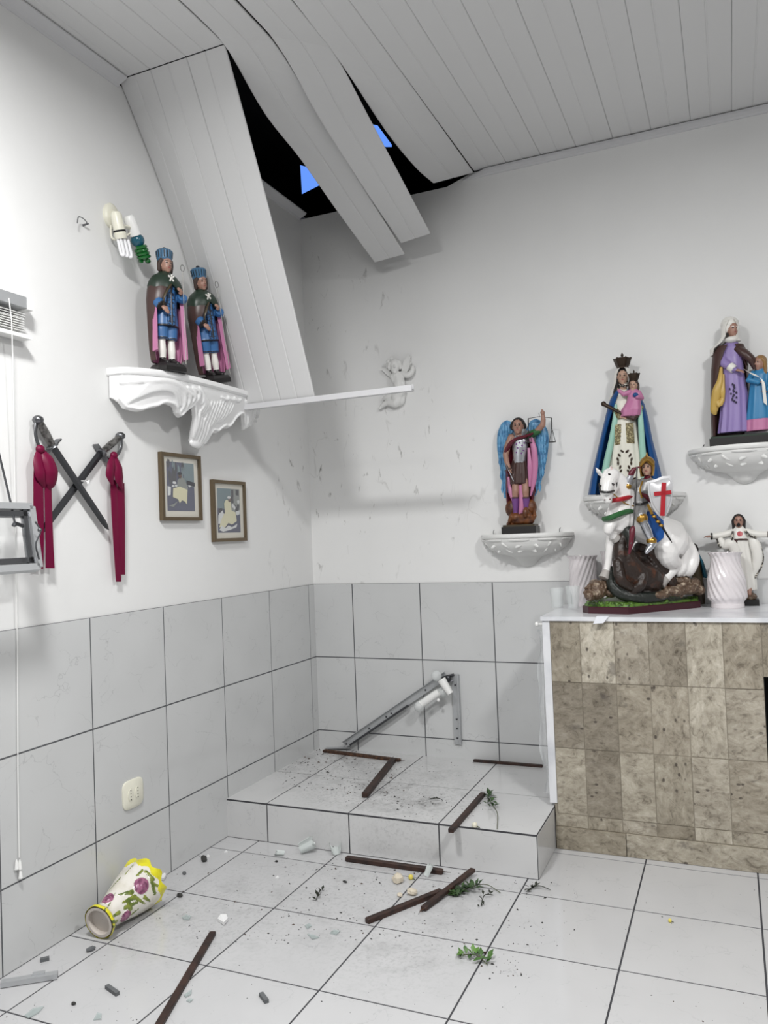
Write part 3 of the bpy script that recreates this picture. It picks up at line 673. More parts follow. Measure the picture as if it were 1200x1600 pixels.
sabre('sabre with its hilt at upper left, blade sloping down right, nearer the blind', (62, 660), (82, 697), (170, 828), .032, 1)
sabre('sabre with its hilt at upper right, blade sloping down left', (186, 684), (158, 707), (62, 835), .02, -1)
hk = MB(); p_ = atx(121, 755, 0); hk.tube(catm([p_ + V((0, 0, .01)), p_ + V((.05, 0, .004)), p_ + V((.055, 0, -.008)), p_ + V((.052, .012, .01))], 4), .003, 6); tag(obj('wall_hook', hk, M_WPLAST, None, True, origin=p_), 'white hook holding the crossed sabres where their blades meet', 'hook')
def ribbon(label, knot, loops, tails, x):
    K = atx(*knot, x); t = thing('satin_ribbon', label, 'ribbon', tuple(K), 'magenta ribbons on the sabres')
    m = MB(); m.ell(K, (.014, .020, .018), 10, 8); obj('knot', m, M_RIB, t, True)
    for lp in loops:
        q = [atx(a, b, xx) for a, b, xx in lp[0]]; m = MB(); m.tube(catm(q, 4), lp[1](len(catm(q, 4))), 8, flat=.45, up=(1, 0, 0)); obj('loop', m, M_RIB, t, True)
    for tl in tails:
        rings = []
        for i, (a, b, c) in enumerate(tl):
            xx = x - .006 + .006 * math.sin(i * 1.3); L, R = atx(a, c, xx), atx(b, c, xx); e = V((.0018, 0, 0)); f = V((.004 * math.sin(i * .9 + 1), 0, 0))
            rings.append([L, (L + R) / 2 + f, R, R + e, (L + R) / 2 + f + e, L + e])
        m = MB(); m.loft(rings); obj('tail', m, M_RIB, t, True)
def rad(*r):
    def f(n):
        out = []
        for i in range(n):
            u = i / (n - 1) * (len(r) - 1); k = min(int(u), len(r) - 2); out.append(r[k] + (r[k + 1] - r[k]) * (u - k))
        return out
    return f
ribbon('wide magenta satin ribbon with two straight tails on the sabre nearer the blind', (63, 702), [([(65, 704, .04), (74, 718, .055), (80, 738, .06), (79, 756, .05), (76, 764, .045)], rad(.012, .028, .034, .026, .006)), ([(61, 704, .04), (60, 722, .05), (64, 742, .055), (70, 760, .045)], rad(.012, .026, .03, .01))], [[(53, 66, 712), (52, 67, 750), (52, 68, 800), (53, 68, 850), (55, 67, 889)], [(69, 80, 752), (70, 81, 800), (71, 83, 850), (71, 85, 888)]], .045)
ribbon('narrower magenta ribbon with long frayed tails on the sabre nearer the pictures', (178, 712), [([(177, 714, .035), (174, 727, .05), (172, 742, .05), (176, 757, .045)], rad(.012, .026, .026, .008)), ([(180, 714, .035), (184, 730, .05), (186, 748, .05), (191, 764, .045)], rad(.012, .026, .026, .006))], [[(172, 182, 750), (174, 184, 800), (177, 187, 850), (181, 189, 909)], [(183, 194, 755), (184, 195, 810), (187, 195, 860), (189, 195, 898)]], .035)
# ------------------------------------------------------------------ window blind and opened sash at the left
bl = thing('window_blind', 'raised white slatted window blind with a long pull cord at the left edge', 'blind', (0, -2.9, 2.36))
BY1 = ax_(41, 470, .03).y; BY0 = BY1 - 1.25
def zb(py): return ax_(30, py, .05).z
hb = MB(); hb.bb((.004, BY0, zb(479)), (.058, BY1, zb(462))); obj('head_rail', hb, M_ALU, bl)
ec = MB(); ec.bb((.002, BY1 - .022, zb(481)), (.061, BY1 + .004, zb(461))); obj('end_bracket', ec, M_WPLAST, bl)
for i in range(9):
    z = zb(487 + i * 3.6) ; s_ = MB(); off = (.01 if i < 2 else 0); s_.box((.034, (BY0 + BY1 - .03) / 2, z), (.045, BY1 - BY0 - .04 + off, .0022), Matrix.Rotation(.25 if i < 3 else .05, 3, 'Y')); obj('slat', s_, M_WPLAST, bl)
br = MB(); br.bb((.008, BY0 + .02, zb(527)), (.06, BY1 - .004, zb(521))); obj('bottom_rail', br, M_WPLAST, bl)
cp = [atx(14, 466, .064), atx(18, 500, .064), atx(20, 560, .05), atx(24, 800, .02), atx(27, 1000, .016), atx(28, 1200, .016), atx(30, 1340, .016)]
cm = MB(); cm.tube(cp, .0022, 6); obj('cord', cm, M_WPLAST, bl, True)
for (a, b) in ((26, 1352), (31, 1352), (32, 1366)):
    m = MB(); p_ = atx(a, b, .018); m.tube([p_ + V((0, 0, .02)), p_ + V((0, 0, .012)), p_ - V((0, 0, .014))], [.002, .005, .008], 8); obj('tassel', m, M_WPLAST, bl, True)
# opened aluminium sash
TR, BR = atx(46, 793, .10), atx(58, 887, .17); ln = V((0, -.95, 0)); up_ = (TR - BR).normalized(); nn = up_.cross(V((0, 1, 0))).normalized()
sash = thing('casement_window', 'aluminium window sash swung open into the room at the left edge, under the blind', 'window', tuple(BR + ln / 2))
TL, BL = TR + ln, BR + ln
for nm, a, b in (('rail', TR, TL), ('rail', BR, BL), ('stile', TR, BR), ('stile', TL, BL)):
    m = MB(); m.bar(a, b, .034, .024, up=(up_ if nm == 'rail' else V((0, 1, 0)))); o = obj(nm, m, M_ALU, sash)
    i_ = V((0, -.022 if nm == 'stile' and a == TR else 0, 0)); q = MB(); sh = (-up_ * .028 if a == TR and nm == 'rail' else up_ * .028 if nm == 'rail' else V((0, -.028 if a == TR else .028, 0)))
    q.bar(a + sh, b + sh, .018, .02, up=(up_ if nm == 'rail' else V((0, 1, 0)))); obj('inner_bead', q, M_STEEL, o)
pn = MB(); pn.bar(TR.lerp(BR, .5), TL.lerp(BL, .5), .004, (TR - BR).length - .02, up=up_); obj('pane', pn, mat('clear_pane', (250, 252, 252), .05, alpha=.08), sash)
hd = MB(); c = atx(40, 818, .13); hd.tube(catm([atx(36, 822, .15), atx(24, 818, .15), atx(21, 822, .15)], 4), .007, 8); obj('catch', hd, M_DKSTEEL, sash, True)
hl = MB(); hl.tube(catm([atx(55, 815, .18), atx(63, 830, .19), atx(56, 850, .2), atx(61, 874, .2)], 5), .0035, 6); hl.ell(atx(62, 828, .185), (.008, .008, .008), 8, 6); obj('lever', hl, M_STEEL, sash, True)
rd = MB(); rd.tube([atx(-6, 690, .03), atx(17, 787, .09), atx(24, 822, .14)], .004, 6); obj('stay_rod', rd, M_DKSTEEL, sash, True)
wn = MB(); wy0, wy1 = BR.y - 1.1, BR.y - .12
for a, b in (((wy0, 1.15), (wy1, 1.19)), ((wy0, 2.34), (wy1, 2.38)), ((wy0, 1.15), (wy0 + .04, 2.38)), ((wy1 - .04, 1.15), (wy1, 2.38))): wn.bb((0, a[0], a[1]), (.03, b[0], b[1]))
w1 = struct(obj('window_1', wn, M_ALU)); obj('pane', MB().bb((.008, wy0 + .04, 1.19), (.012, wy1 - .04, 2.34)), mat('frosted_pane', (210, 216, 220), .25), w1)
# ceiling lamps (outside the picture): plate and glass dish
for i, (l, s_, pw) in enumerate(LAMPS):
    t = thing('ceiling_lamp', ('round white ceiling lamp nearest the left wall', 'round white ceiling lamp nearest the right wall', 'round white ceiling lamp at the rear of the room')[i], 'lamp', (l[0], l[1], ZC - .004), 'round ceiling lamps')
    m = MB(); m.lathe([(s_ * .55, 0), (s_ * .55, -.02), (s_ * .5, -.03)], 24, (l[0], l[1], ZC - .003)); obj('plate', m, M_WPLAST, t, True)
    m = MB(); m.lathe([(s_ * .48, -.03), (s_ * .5, -.05), (s_ * .48, -.09), (s_ * .46, -.105)], 24, (l[0], l[1], ZC - .003)); obj('dish', m, mat('lamp_dish', (250, 250, 245), .4), t, True)
# ------------------------------------------------------------------ painted plaster statues
def paint(name, c, rough=.38, **k): return mat(name, c, rough, spec=.5, **k)
SKIN = paint('painted_skin', (160, 122, 106)); SKIN2 = paint('painted_skin_pale', (180, 146, 126)); HAIRB = paint('painted_brown_hair', (62, 46, 40), .6); HAIRD = paint('painted_dark_hair', (30, 24, 22), .65); HAIRG = paint('painted_golden_hair', (140, 106, 62))
EYE = paint('painted_eye', (34, 28, 28)); LIP = paint('painted_lip', (150, 84, 80)); P_BLUE = paint('painted_blue', (52, 100, 152)); P_BLACK = paint('painted_black', (26, 24, 24)); P_WHITE = paint('painted_white', (226, 224, 218)); P_GREEN = paint('painted_dark_green', (30, 48, 36)); P_BROWN = paint('painted_brown', (66, 44, 40)); P_PINK = paint('painted_pink', (186, 118, 156)); P_OLIVE = paint('painted_olive', (62, 52, 34))
P_GOLD = mat('gold_leaf', (170, 132, 62), .3, .8); P_SILVER = mat('silver_leaf', (196, 198, 204), .25, .85); P_ROYAL = paint('painted_royal_blue', (16, 72, 130)); P_MINT = paint('painted_mint', (150, 194, 178)); P_CROWN = mat('dark_bronze', (58, 46, 36), .4, .6); P_MAROON = paint('painted_maroon', (92, 18, 36)); P_PURPLE = paint('painted_purple', (110, 66, 128)); P_SKY = paint('painted_sky_blue', (98, 156, 196), var=(40, (64, 118, 164), .42, .62)); P_LILAC = paint('painted_lilac', (142, 124, 178)); P_OCHRE = paint('painted_ochre', (190, 158, 82)); P_CYAN = paint('painted_turquoise', (48, 122, 168)); P_GRASS = paint('painted_grass', (92, 128, 48), var=(60, (42, 66, 24), .4, .6)); P_RED = paint('painted_red', (164, 14, 32)); P_ROCK = paint('painted_rock', (96, 76, 60), var=(44, (176, 160, 140), .54, .70), bump=(70, 1.0, .012)); P_DRAGON = paint('painted_dragon', (40, 28, 22), var=(22, (78, 42, 22), .54, .72), bump=(70, .5, .006)); P_DRAGON2 = paint('painted_dragon_green', (34, 38, 34), bump=(60, .5, .006)); P_HORSE = paint('painted_horse_white', (232, 230, 228), .3); P_TEAL = paint('painted_teal', (36, 96, 116)); P_DEMON = paint('painted_demon', (112, 66, 32), var=(26, (70, 38, 24), .42, .62)); P_FORESTG = paint('painted_green', (40, 92, 48)); P_GREYAR = mat('painted_armour_grey', (150, 150, 150), .35, .5)
def lace(name, base, ink, scale=46, th=.10):
    g = NT(name, .4); tc = g.n('TexCoord').outputs['Object']
    w_ = g.n('VectorMath', {0: tc, 1: g.n('VectorMath', {0: g.n('TexNoise', {'Vector': tc, 'Scale': scale * .5}).outputs['Color'], 'Scale': .03}, operation='SCALE').outputs[0]}, operation='ADD').outputs[0]
    v = g.n('TexVoronoi', {'Vector': w_, 'Scale': scale}, feature='DISTANCE_TO_EDGE').outputs['Distance']
    g.set('Base Color', g.mix(g.ramp(v, [(th, WHT), (th + .06, BLK)]), rgb(*base), rgb(*ink))); return g.m
P_LACEB = lace('blue_brocade', (52, 100, 152), (24, 34, 56), 60, .07); P_LACEG = lace('gold_brocade', (168, 158, 116), (96, 84, 50), 70, .12); P_LACEW = lace('white_gold_trim', (206, 200, 186), (44, 38, 34), 70, .16); P_WDRESS = paint('painted_ivory', (222, 220, 208))
UPZ = V((0, 0, 1))
def head(mb, pt_, c, h, f, skin, hair, style='short', u=UPZ, big=1.0):
    """skull, jaw, nose, ears, neck and hair; c = centre of the head, h = its height, f = facing"""
    c = V(c); f = V(f); f = (f - u * f.dot(u)).normalized(); s = f.cross(u).normalized(); R = Matrix((s, f, u)).transposed()
    mb.ell(c + u * h * .10 - f * h * .03, (.35 * h, .42 * h, .40 * h), 16, 12, R, skin)
    mb.ell(c - u * h * .16 + f * h * .08, (.285 * h, .31 * h, .35 * h), 16, 12, R, skin)
    mb.ell(c - u * h * .42 + f * h * .22, (.12 * h, .12 * h, .10 * h), 10, 8, R, skin)
    mb.tube([c + f * h * .37 + u * h * .06, c + f * h * .44 - u * h * .06, c + f * h * .46 - u * h * .11], [.035 * h, .05 * h, .06 * h], 8, skin, round_=True)
    for k in (-1, 1): mb.ell(c + s * k * h * .34 - u * h * .05 - f * h * .02, (.05 * h, .09 * h, .13 * h), 8, 6, R, skin)
    mb.tube([c - u * h * .25 - f * h * .04, c - u * h * .85 - f * h * .06], [.19 * h, .22 * h], 12, skin)
    for k in (-1, 1):
        pt_.append((c + f * h * .36 + s * k * h * .145 + u * h * .03, (.075 * h, .075 * h, .042 * h), EYEI)); pt_.append((c + f * h * .37 + s * k * h * .15 + u * h * .135, (.10 * h, .10 * h, .022 * h), hair))
    pt_.append((c + f * h * .39 - u * h * .235, (.10 * h, .10 * h, .035 * h), LIPI))
    if style in ('short', 'bob', 'long'):
        mb.ell(c + u * h * .17 - f * h * .10, (.41 * h, .43 * h, .40 * h), 16, 12, R, hair)
        for k in (-1, 1):
            lo = {'short': -.1, 'bob': -.34, 'long': -.75}[style]
            mb.tube([c + s * k * h * .33 + u * h * .22 + f * h * .08, c + s * k * h * .40 + u * h * .0 - f * h * .04, c + s * k * h * .38 + u * h * lo - f * h * .08], [.11 * h, .13 * h, .12 * h if style != 'long' else .08 * h], 10, hair, round_=True)
        if style != 'short': mb.tube([c - f * h * .3 + u * h * .2, c - f * h * .34 - u * h * .1, c - f * h * .28 + u * h * {'bob': -.42, 'long': -.8}[style]], [.24 * h, .27 * h, .2 * h], 12, hair, round_=True)
def hand(mb, c, d, n, L, mi):
    """palm, four fingers of different length, thumb; d = pointing, n = out of the back of the hand"""
    c = V(c); d = V(d).normalized(); n = V(n); n = (n - d * n.dot(d)).normalized(); s = d.cross(n).normalized(); R = Matrix((s, d, n)).transposed()
    mb.ell(c + d * L * .25, (.24 * L, .32 * L, .12 * L), 12, 8, R, mi)
    for i, (o, l) in enumerate(((-.165, .42), (-.055, .5), (.055, .47), (.165, .36))):
        a = c + d * L * .46 + s * o * L; mb.tube([a, a + d * L * l * .5 - n * L * .05, a + d * L * l * .9 - n * L * .2], [.065 * L, .06 * L, .05 * L], 7, mi, round_=True)
    a = c + d * L * .12 - s * .2 * L; mb.tube([a, a + d * L * .22 - s * L * .14 - n * L * .05, a + d * L * .4 - s * L * .1 - n * L * .14], [.08 * L, .07 * L, .055 * L], 7, mi, round_=True)
def ringe(c, rx, ry, n=28, fold=None, ph=0.0):
    out = []
    for j in range(n):
        a = 2 * math.pi * j / n; k = 1 + (fold[1] * math.cos(fold[0] * a + ph) if fold else 0); out.append(V(c) + V((rx * k * math.cos(a), -ry * k * math.sin(a), 0)))
    return out
def gown(mb, rows, mi=0, n=32, folds=None, cap=True):
    """rows: (centre, rx, ry, fold amplitude)"""
    mb.loft([ringe(c, rx, ry, n, (folds, fa) if folds else None, .4) for c, rx, ry, fa in rows], mi, cap)
def shell(rows, thick, n=40, folds=9, back=True):
    """open garment: rows (centre, rx, ry, a0, a1, fold): angles in degrees from the back, + towards viewer's right"""
    m = MB(); rings = []
    for (c, rx, ry, a0, a1, fa) in rows:
        o = []; i_ = []
        for j in range(n + 1):
            a = math.radians(a0 + (a1 - a0) * j / n); k = 1 + fa * math.cos(folds * a); dx, dy = math.sin(a), math.cos(a)
            o.append(V(c) + V((rx * k * dx, ry * k * dy, 0))); i_.append(V(c) + V(((rx * k - thick) * dx, (ry * k - thick) * dy, 0)))
        rings.append(o + i_[::-1])
    return m.loft(rings)
EYEI, LIPI = 0, 1
# ---- the twin saints on the carved shelf (modelled facing -y, then turned into the room)
def make_twin():
    t = thing('twin_saint_statue', '', '', (0, 0, 0), 'twin saint statues on the carved shelf')
    mats = [EYE, LIP, SKIN, HAIRB, P_BLUE, P_BLACK, P_WHITE, P_LACEB]; SK, HA, BL, BK, WH, LB = 2, 3, 4, 5, 6, 7
    m = MB(); pt_ = []
    for k in (-1, 1):
        x = .024 * k; m.tube([(x, .004, .045), (x, .006, .10), (x * 1.02, .008, .15), (x * 1.0, .008, .19)], [.0125, .018, .016, .02], 12, WH)
        m.tube([(x, .012, .046), (x, -.012, .044), (x * 1.1, -.035, .040)], [.016, .016, .011], 10, BK, round_=True); m.tube([(x, .004, .05), (x, .004, .066)], [.016, .0155], 12, BK)
        m.tube([(x * 1.0, .006, .15), (x * 1.02, .006, .19), (x * .9, .006, .24)], [.0265, .029, .03], 14, BL); m.tube([(x * 1.0, .006, .150), (x * 1.0, .006, .156)], [.0275, .0275], 14, BK)
    gown(m, [((0, .006, .205), .060, .043, .0), ((0, .006, .212), .060, .043, 0)], BK, 28); gown(m, [((0, .006, .212), .058, .042, .0), ((0, .006, .27), .052, .038, 0), ((0, .004, .34), .052, .038, 0), ((0, .004, .40), .056, .038, 0), ((0, .006, .44), .042, .03, 0)], BL, 28)
    m.box((0, -.035, .31), (.040, .012, .20), None, LB); m.box((0, -.041, .31), (.003, .008, .20), None, BK)
    # arm on the viewer's left hangs, forearm forward; the other is raised to the chest
    m.tube([(-.046, .006, .415), (-.060, .006, .35), (-.058, -.02, .30)], [.020, .021, .019], 12, BL, round_=True); m.tube([(-.060, -.024, .305), (-.054, -.044, .285)], [.025, .024], 12, BL); m.tube([(-.0545, -.042, .287), (-.053, -.047, .282)], [.0245, .0245], 12, BK); hand(m, (-.052, -.050, .280), (.5, -.35, -.6), (-.4, -.7, .2), .042, SK)
    m.tube([(.046, .006, .415), (.062, .004, .36), (.058, -.03, .335)], [.020, .021, .018], 12, BL, round_=True); m.tube([(.062, -.028, .335), (.056, -.046, .345)], [.024, .022], 12, BL); hand(m, (.052, -.050, .356), (-.6, -.4, .35), (0, -1, .1), .042, SK)
    head(m, pt_, (0, -.004, .488), .078, (0, -1, .06), SK, HA, 'bob')
    fuse('figure', m, mats, t, .0026, 2, pt_)
    h_ = MB(); h_.lathe([(.031, .506), (.0335, .509), (.0335, .516), (.036, .535), (.037, .548), (.030, .556), (.012, .560), (.002, .561)], 48, (0, .004, 0), fn=lambda a, z: 1 + (.03 * math.cos(16 * a) if .515 < z < .553 else 0)); ht = obj('hat', h_, paint('hat_blue', (62, 104, 136)), t, True)
    hs = MB()
    for i in range(16):
        a = 2 * math.pi * i / 16 + math.pi / 16; hs.tube([(.0338 * math.cos(a), .004 + .0338 * math.sin(a), .517), (.0372 * math.cos(a), .004 + .0372 * math.sin(a), .546)], .0018, 5)
    obj('hat_stripe', hs, P_BLACK, ht); kn = MB(); kn.ell((0, .004, .564), (.009, .009, .006), 10, 6); obj('hat_knob', kn, P_BLACK, ht, True)
    mt = MB(); gown(mt, [((0, .006, .360), .020, .012, 0), ((0, .004, .356), .084, .058, .02), ((0, .004, .385), .083, .060, .02), ((0, .005, .41), .074, .055, .01), ((0, .006, .432), .058, .046, .0), ((0, .008, .446), .036, .032, 0), ((0, .006, .454), .028, .026, 0)], 0, 40, 7)
    for p in mt.v:
        if p.z < .40 and p.y < 0: p.z += .035 * max(0, 1 - abs(p.x) / .05) * (.40 - p.z) / .045
    mo = obj('mantle', mt, P_GREEN, t, True)
    em = MB()
    for (dx, dz, rx, rz, an) in ((0, 0, .008, .006, 0), (-.011, .006, .007, .004, .6), (.010, .008, .007, .004, -.7), (-.006, -.010, .004, .007, .3), (.008, -.009, .005, .006, -.5), (.001, .012, .004, .006, 0)): em.ell((-.006 + dx, -.0550, .414 + dz), (rx, .005, rz), 8, 6, Matrix.Rotation(an, 3, 'Y'))
    obj('white_flower', em, P_WHITE, mo, True)
    cl = shell([((0, .010, .048), .073, .052, -112, 112, .02), ((0, .010, .10), .080, .055, -114, 114, .03), ((0, .008, .20), .086, .056, -114, 114, .025), ((0, .006, .27), .090, .058, -124, 116, .012), ((0, .005, .32), .092, .062, -146, 128, .008), ((0, .005, .37), .086, .060, -160, 160, .0), ((0, .006, .43), .056, .044, -150, 150, 0)], .004); co = obj('cloak', cl, P_BROWN, t, True)
    ln_ = shell([((0, .010, .052), .0685, .0475, -111, 111, .02), ((0, .010, .10), .0755, .0505, -113, 113, .03), ((0, .008, .20), .0815, .0515, -113, 113, .025), ((0, .006, .27), .0855, .0535, -122, 114, .012), ((0, .005, .31), .087, .0575, -140, 124, .008)], .003); obj('pink_lining', ln_, P_PINK, co, True)
    for k, (a, b) in ((-1, (.048, .22)), (1, (.040, .25))):   # turned-back cloak edges showing the lining
        e = MB(); e.loft([[V((k * (.060 + .004 * w_), -.020 - .006 * w_, z)), V((k * (.072 + .006 * w_), -.034 - .008 * w_, z + .004)), V((k * (.080 + .006 * w_), -.014, z)), V((k * .074, .0, z))] for z, w_ in ((.062 if k > 0 else .085, 1.0), (.12, .8), (.19, .3), (.28, 0), (.33, -.5))]); obj('turned_edge', e, P_PINK, co, True)
    dr = MB(); dr.tube(catm([(-.01, -.056, .385), (-.036, -.062, .35), (-.052, -.062, .318), (-.052, -.056, .29)], 4), rad(.006, .009, .008, .003)(13), 8, flat=.6); obj('mantle_fold', dr, P_OLIVE, mo, True)
    st = MB(); st.tube([(.052, -.062, .036), (.050, -.060, .455)], .0016, 6); sf = obj('staff', st, mat('staff_wire', (180, 178, 174), .4, .5), t, True)
    rg_ = MB(); rg_.tube([(.050 + .010 * math.cos(a), -.060, .470 + .015 * math.sin(a)) for a in (2 * math.pi * i / 16 for i in range(17))], .0013, 5, cap=False); obj('staff_ring', rg_, mat('dark_wire', (70, 68, 68), .5), sf, True)
    bs = MB(); bs.loft([[V((x * k, y * k + .0, z)) for x, y in ((-.066, .045), (-.07, -.03), (-.05, -.062), (.05, -.066), (.07, -.04), (.066, .045))] for z, k in ((0, 1), (.02, 1), (.035, .86))]); obj('base', bs, P_BLACK, t)
    return t
tw = make_twin(); tw2 = copy_tree(tw)
for o, px, py, lab, sc_, tl_ in ((tw, 263, 577, 'upright twin saint statue in blue ribbed hat beside the green spiral bulb', 1.02, 0), (tw2, 336, 602, 'leaning twin saint statue in blue ribbed hat, pushed by the fallen ceiling panel', 1.0, 11)):
    p_ = ax_(px, py, .145); o.location = (.145, p_.y, SZ + (.012 if tl_ else .001)); o.rotation_euler = (Matrix.Rotation(math.radians(tl_), 3, 'X') @ Matrix.Rotation(math.radians(72), 3, 'Z')).to_euler(); o.scale = (sc_,) * 3; tag(o, lab, 'statue', 'twin saint statues on the carved shelf')
# ---- statues on the back wall, measured in planes parallel to it
class St:
    def __init__(s, name, label, cat, px, py, y, z=None):
        s.y = y; b = ay(px, py, y); 
        if z is not None: b.z = z
        s.root = thing(name, label, cat, tuple(b)); s.k = px_size(b)
    def q(s, px, py, w=0.0): return ay(px, py, s.y - w)
    def r(s, *v): return [x * s.k for x in v] if len(v) > 1 else v[0] * s.k
FR = V((0, -1, 0))
# archangel with scales
A = St('archangel_statue', 'winged archangel statue in silver breastplate raising scales, standing on a dark demon', 'statue', 814, 833, -.095, 1.503); q = A.q; k = A.k
mats = [EYE, LIP, SKIN, HAIRD, P_SILVER, P_BROWN, P_PURPLE, P_FORESTG, P_MAROON, P_GOLD]; m = MB(); pt_ = []
head(m, pt_, q(809.5, 666, .012), 25 * k, (.1, -1, -.1), 2, 3, 'short')
for (x0, x1, y0_) in ((806, 805, 755), (821, 822, 755)):
    m.tube([q(x0, y0_ - 6, .0), q((x0 + x1) / 2, 768, .012), q(x1, 778, .008)], A.r(6.5, 5.6, 4.6), 12, 2); m.tube([q(x1, 777, .008), q(x1 + .5, 790, .006), q(x1 + 1, 803, .006)], A.r(6, 5.2, 4), 12, 6); m.tube([q(x1 + 1, 803, .006), q(x1 - 1, 806, .03)], A.r(4.2, 3.2), 10, 6, round_=True); m.ell(q(x1, 778, .01), (6.2 * k, 6.2 * k, 2 * k), 12, 6, None, 5)
gown(m, [(q(812, 756, 0), 15.5 * k, 10 * k, .05), (q(812, 740, 0), 15 * k, 9.5 * k, .06), (q(812, 722, 0), 12.5 * k, 8.5 * k, .04), (q(812, 716, 0), 11.5 * k, 8 * k, 0)], 5, 48, 14)
gown(m, [(q(812, 723, .004), 10.5 * k, 8 * k, 0), (q(812.5, 712, .004), 11.5 * k, 9 * k, 0), (q(813, 700, .004), 13 * k, 9.5 * k, 0), (q(813, 688, .004), 13.5 * k, 9 * k, 0), (q(813, 681, .002), 9 * k, 7 * k, 0)], 4, 28)
m.tube([q(799, 684, 0), q(793, 697, .008), q(790, 711, .016)], A.r(6, 5.2, 4.6), 12, 2, round_=True); m.tube([q(790, 711, .016), q(792, 722, .03), q(795, 730, .04)], A.r(4.4, 4, 3.2), 12, 2, round_=True); hand(m, q(795, 731, .042), (.35, -.2, -.9), (-.3, -1, 0), 10 * k, 2)
m.tube([q(828, 680, 0), q(836, 676, .006), q(841, 674, .01)], A.r(6.5, 6, 5), 12, 7, round_=True); m.tube([q(838, 675, .008), q(848, 664, .02), q(849, 655, .024), q(848, 648, .026)], A.r(4.6, 4.8, 3.8, 3), 12, 2, round_=True); hand(m, q(848, 648, .026), (0, -.3, 1), (.3, -1, 0), 9 * k, 2); m.ell(q(848, 645, .03), (3.6 * k, 3.6 * k, 3.6 * k), 10, 8, None, 2)
pt_ += [(q(812 + dx, 700 + dy, .034), (1.5 * k, 3 * k, 1.5 * k), 6) for dx, dy in ((-5, -6), (-3, 0), (4, -4), (6, 4), (-5, 7), (3, 8), (0, -8), (7, -8))]
fuse('figure', m, mats, A.root, .0027, 2, pt_)
for (s_, pts) in ((-1, [(801, 676, 5), (792, 664, 8), (786, 678, 10), (785, 700, 9.5), (788, 735, 7), (790, 760, 5.5), (790, 778, 3)]), (1, [(826, 674, 5), (836, 662, 8), (846, 676, 10), (847, 700, 9.5), (844, 730, 7.5), (838, 758, 5.5), (834, 774, 3)])):
    wg = MB(); pp = catm([q(a, b, -.02 - .01 * math.sin(i * .6)) for i, (a, b, r_) in enumerate(pts)], 5); rr = rad(*[r_ * k for a, b, r_ in pts])(len(pp)); wg.tube(pp, rr, 14, flat=.35, up=(0, 1, 0)); wo = obj('wing', wg, P_SKY, A.root, True)
    fe = MB()
    for i in range(7):
        u = i / 6; ctr = pp[int((.18 + .62 * u) * (len(pp) - 1))]
        for j in (-1, 0, 1): a_ = ctr + V((j * 4.5 * k, -.012, 0)); fe.tube([a_, a_ + V((s_ * .6 * k * (i - 3) * .2, -.002, -9 * k)), a_ + V((0, 0, -15 * k))], A.r(1.2, 2.6, .8), 6, flat=.5)
    fo = obj('feather', fe, P_SKY, wo, True); fo['kind'] = 'stuff'
cp_ = shell([(q(812, 800, 0), 20 * k, 10 * k, -105, 62, .03), (q(813, 770, 0), 23 * k, 11 * k, -100, 110, .05), (q(813, 735, 0), 23 * k, 11 * k, -100, 120, .04), (q(813, 700, 0), 20 * k, 10 * k, -100, 122, .03), (q(813, 682, 0), 16 * k, 9 * k, -110, 120, 0)], .004); co = obj('cape', cp_, P_MAROON, A.root, True)
pl_ = MB()
for (pts, r_) in (([(829, 684, .02), (834, 700, .03), (836, 725, .03), (834, 752, .028), (829, 775, .02)], (3, 4.6, 4.8, 4, 1)), ([(826, 700, .02), (828, 730, .03), (828, 760, .02)], (2, 4, 2)), ([(813, 757, .012), (815, 780, .012), (814, 800, .016), (812, 812, .02)], (3, 4, 4, 1)), ([(794, 745, .0), (798, 770, .01), (806, 795, .016)], (2, 3.5, 1))): pp = catm([q(*p) for p in pts], 4); pl_.tube(pp, rad(*[x * k for x in r_])(len(pp)), 10, flat=.5, up=(0, 1, 0))
obj('pink_lining', pl_, P_PINK, co, True)
sc_ = MB(); pp = catm([q(833, 677, .03), q(820, 682, .04), q(806, 686, .038), q(797, 694, .03), q(790, 706, .02)], 4); sc_.tube(pp, rad(2.5 * k, 3.5 * k, 3.5 * k, 5 * k, 4 * k)(len(pp)), 10, flat=.7); obj('shoulder_scarf', sc_, P_MAROON, co, True)
sw = MB(); sw.bar(q(793, 731, .05), q(803, 752, .055), .008, .003); so = obj('sword', sw, P_SILVER, A.root); hl = MB(); hl.tube([q(791, 727, .05), q(794, 734, .052)], 2 * k, 8); hl.bar(q(789, 736, .052), q(799, 731, .052), .006, .006); obj('hilt', hl, P_BROWN, so)
sl = MB(); D_ = .03; sl.tube(catm([q(825, 654, D_), q(836, 652, D_), q(843, 651, D_), q(852, 652, D_), q(862, 653, D_)], 3), .0018, 6); sl.tube([q(843, 651, D_), q(842, 645, D_)], .0018, 6); sb = obj('balance_scales', sl, mat('scale_wire', (70, 66, 62), .4, .6), A.root, True)
for (bx, by) in ((862, 653), (825.5, 654)):
    pn_ = MB(); pn_.tube([q(bx, by, D_), q(bx, by + 18, D_)], .0032, 6)
    for dx in (-5, 0, 5): pn_.tube([q(bx + .5, by + 17, D_), q(bx + 1 + dx, by + 37, D_ + (.01 if dx == 0 else 0))], .0016, 5)
    pn_.lathe([(5.6 * k, 0), (5.6 * k, .003), (1 * k, -.002)], 14, q(bx + 1, by + 38, D_)); obj('scale_pan', pn_, mat('scale_black', (30, 30, 30), .5), sb, True)
dm = MB(); R5 = random.Random(5)
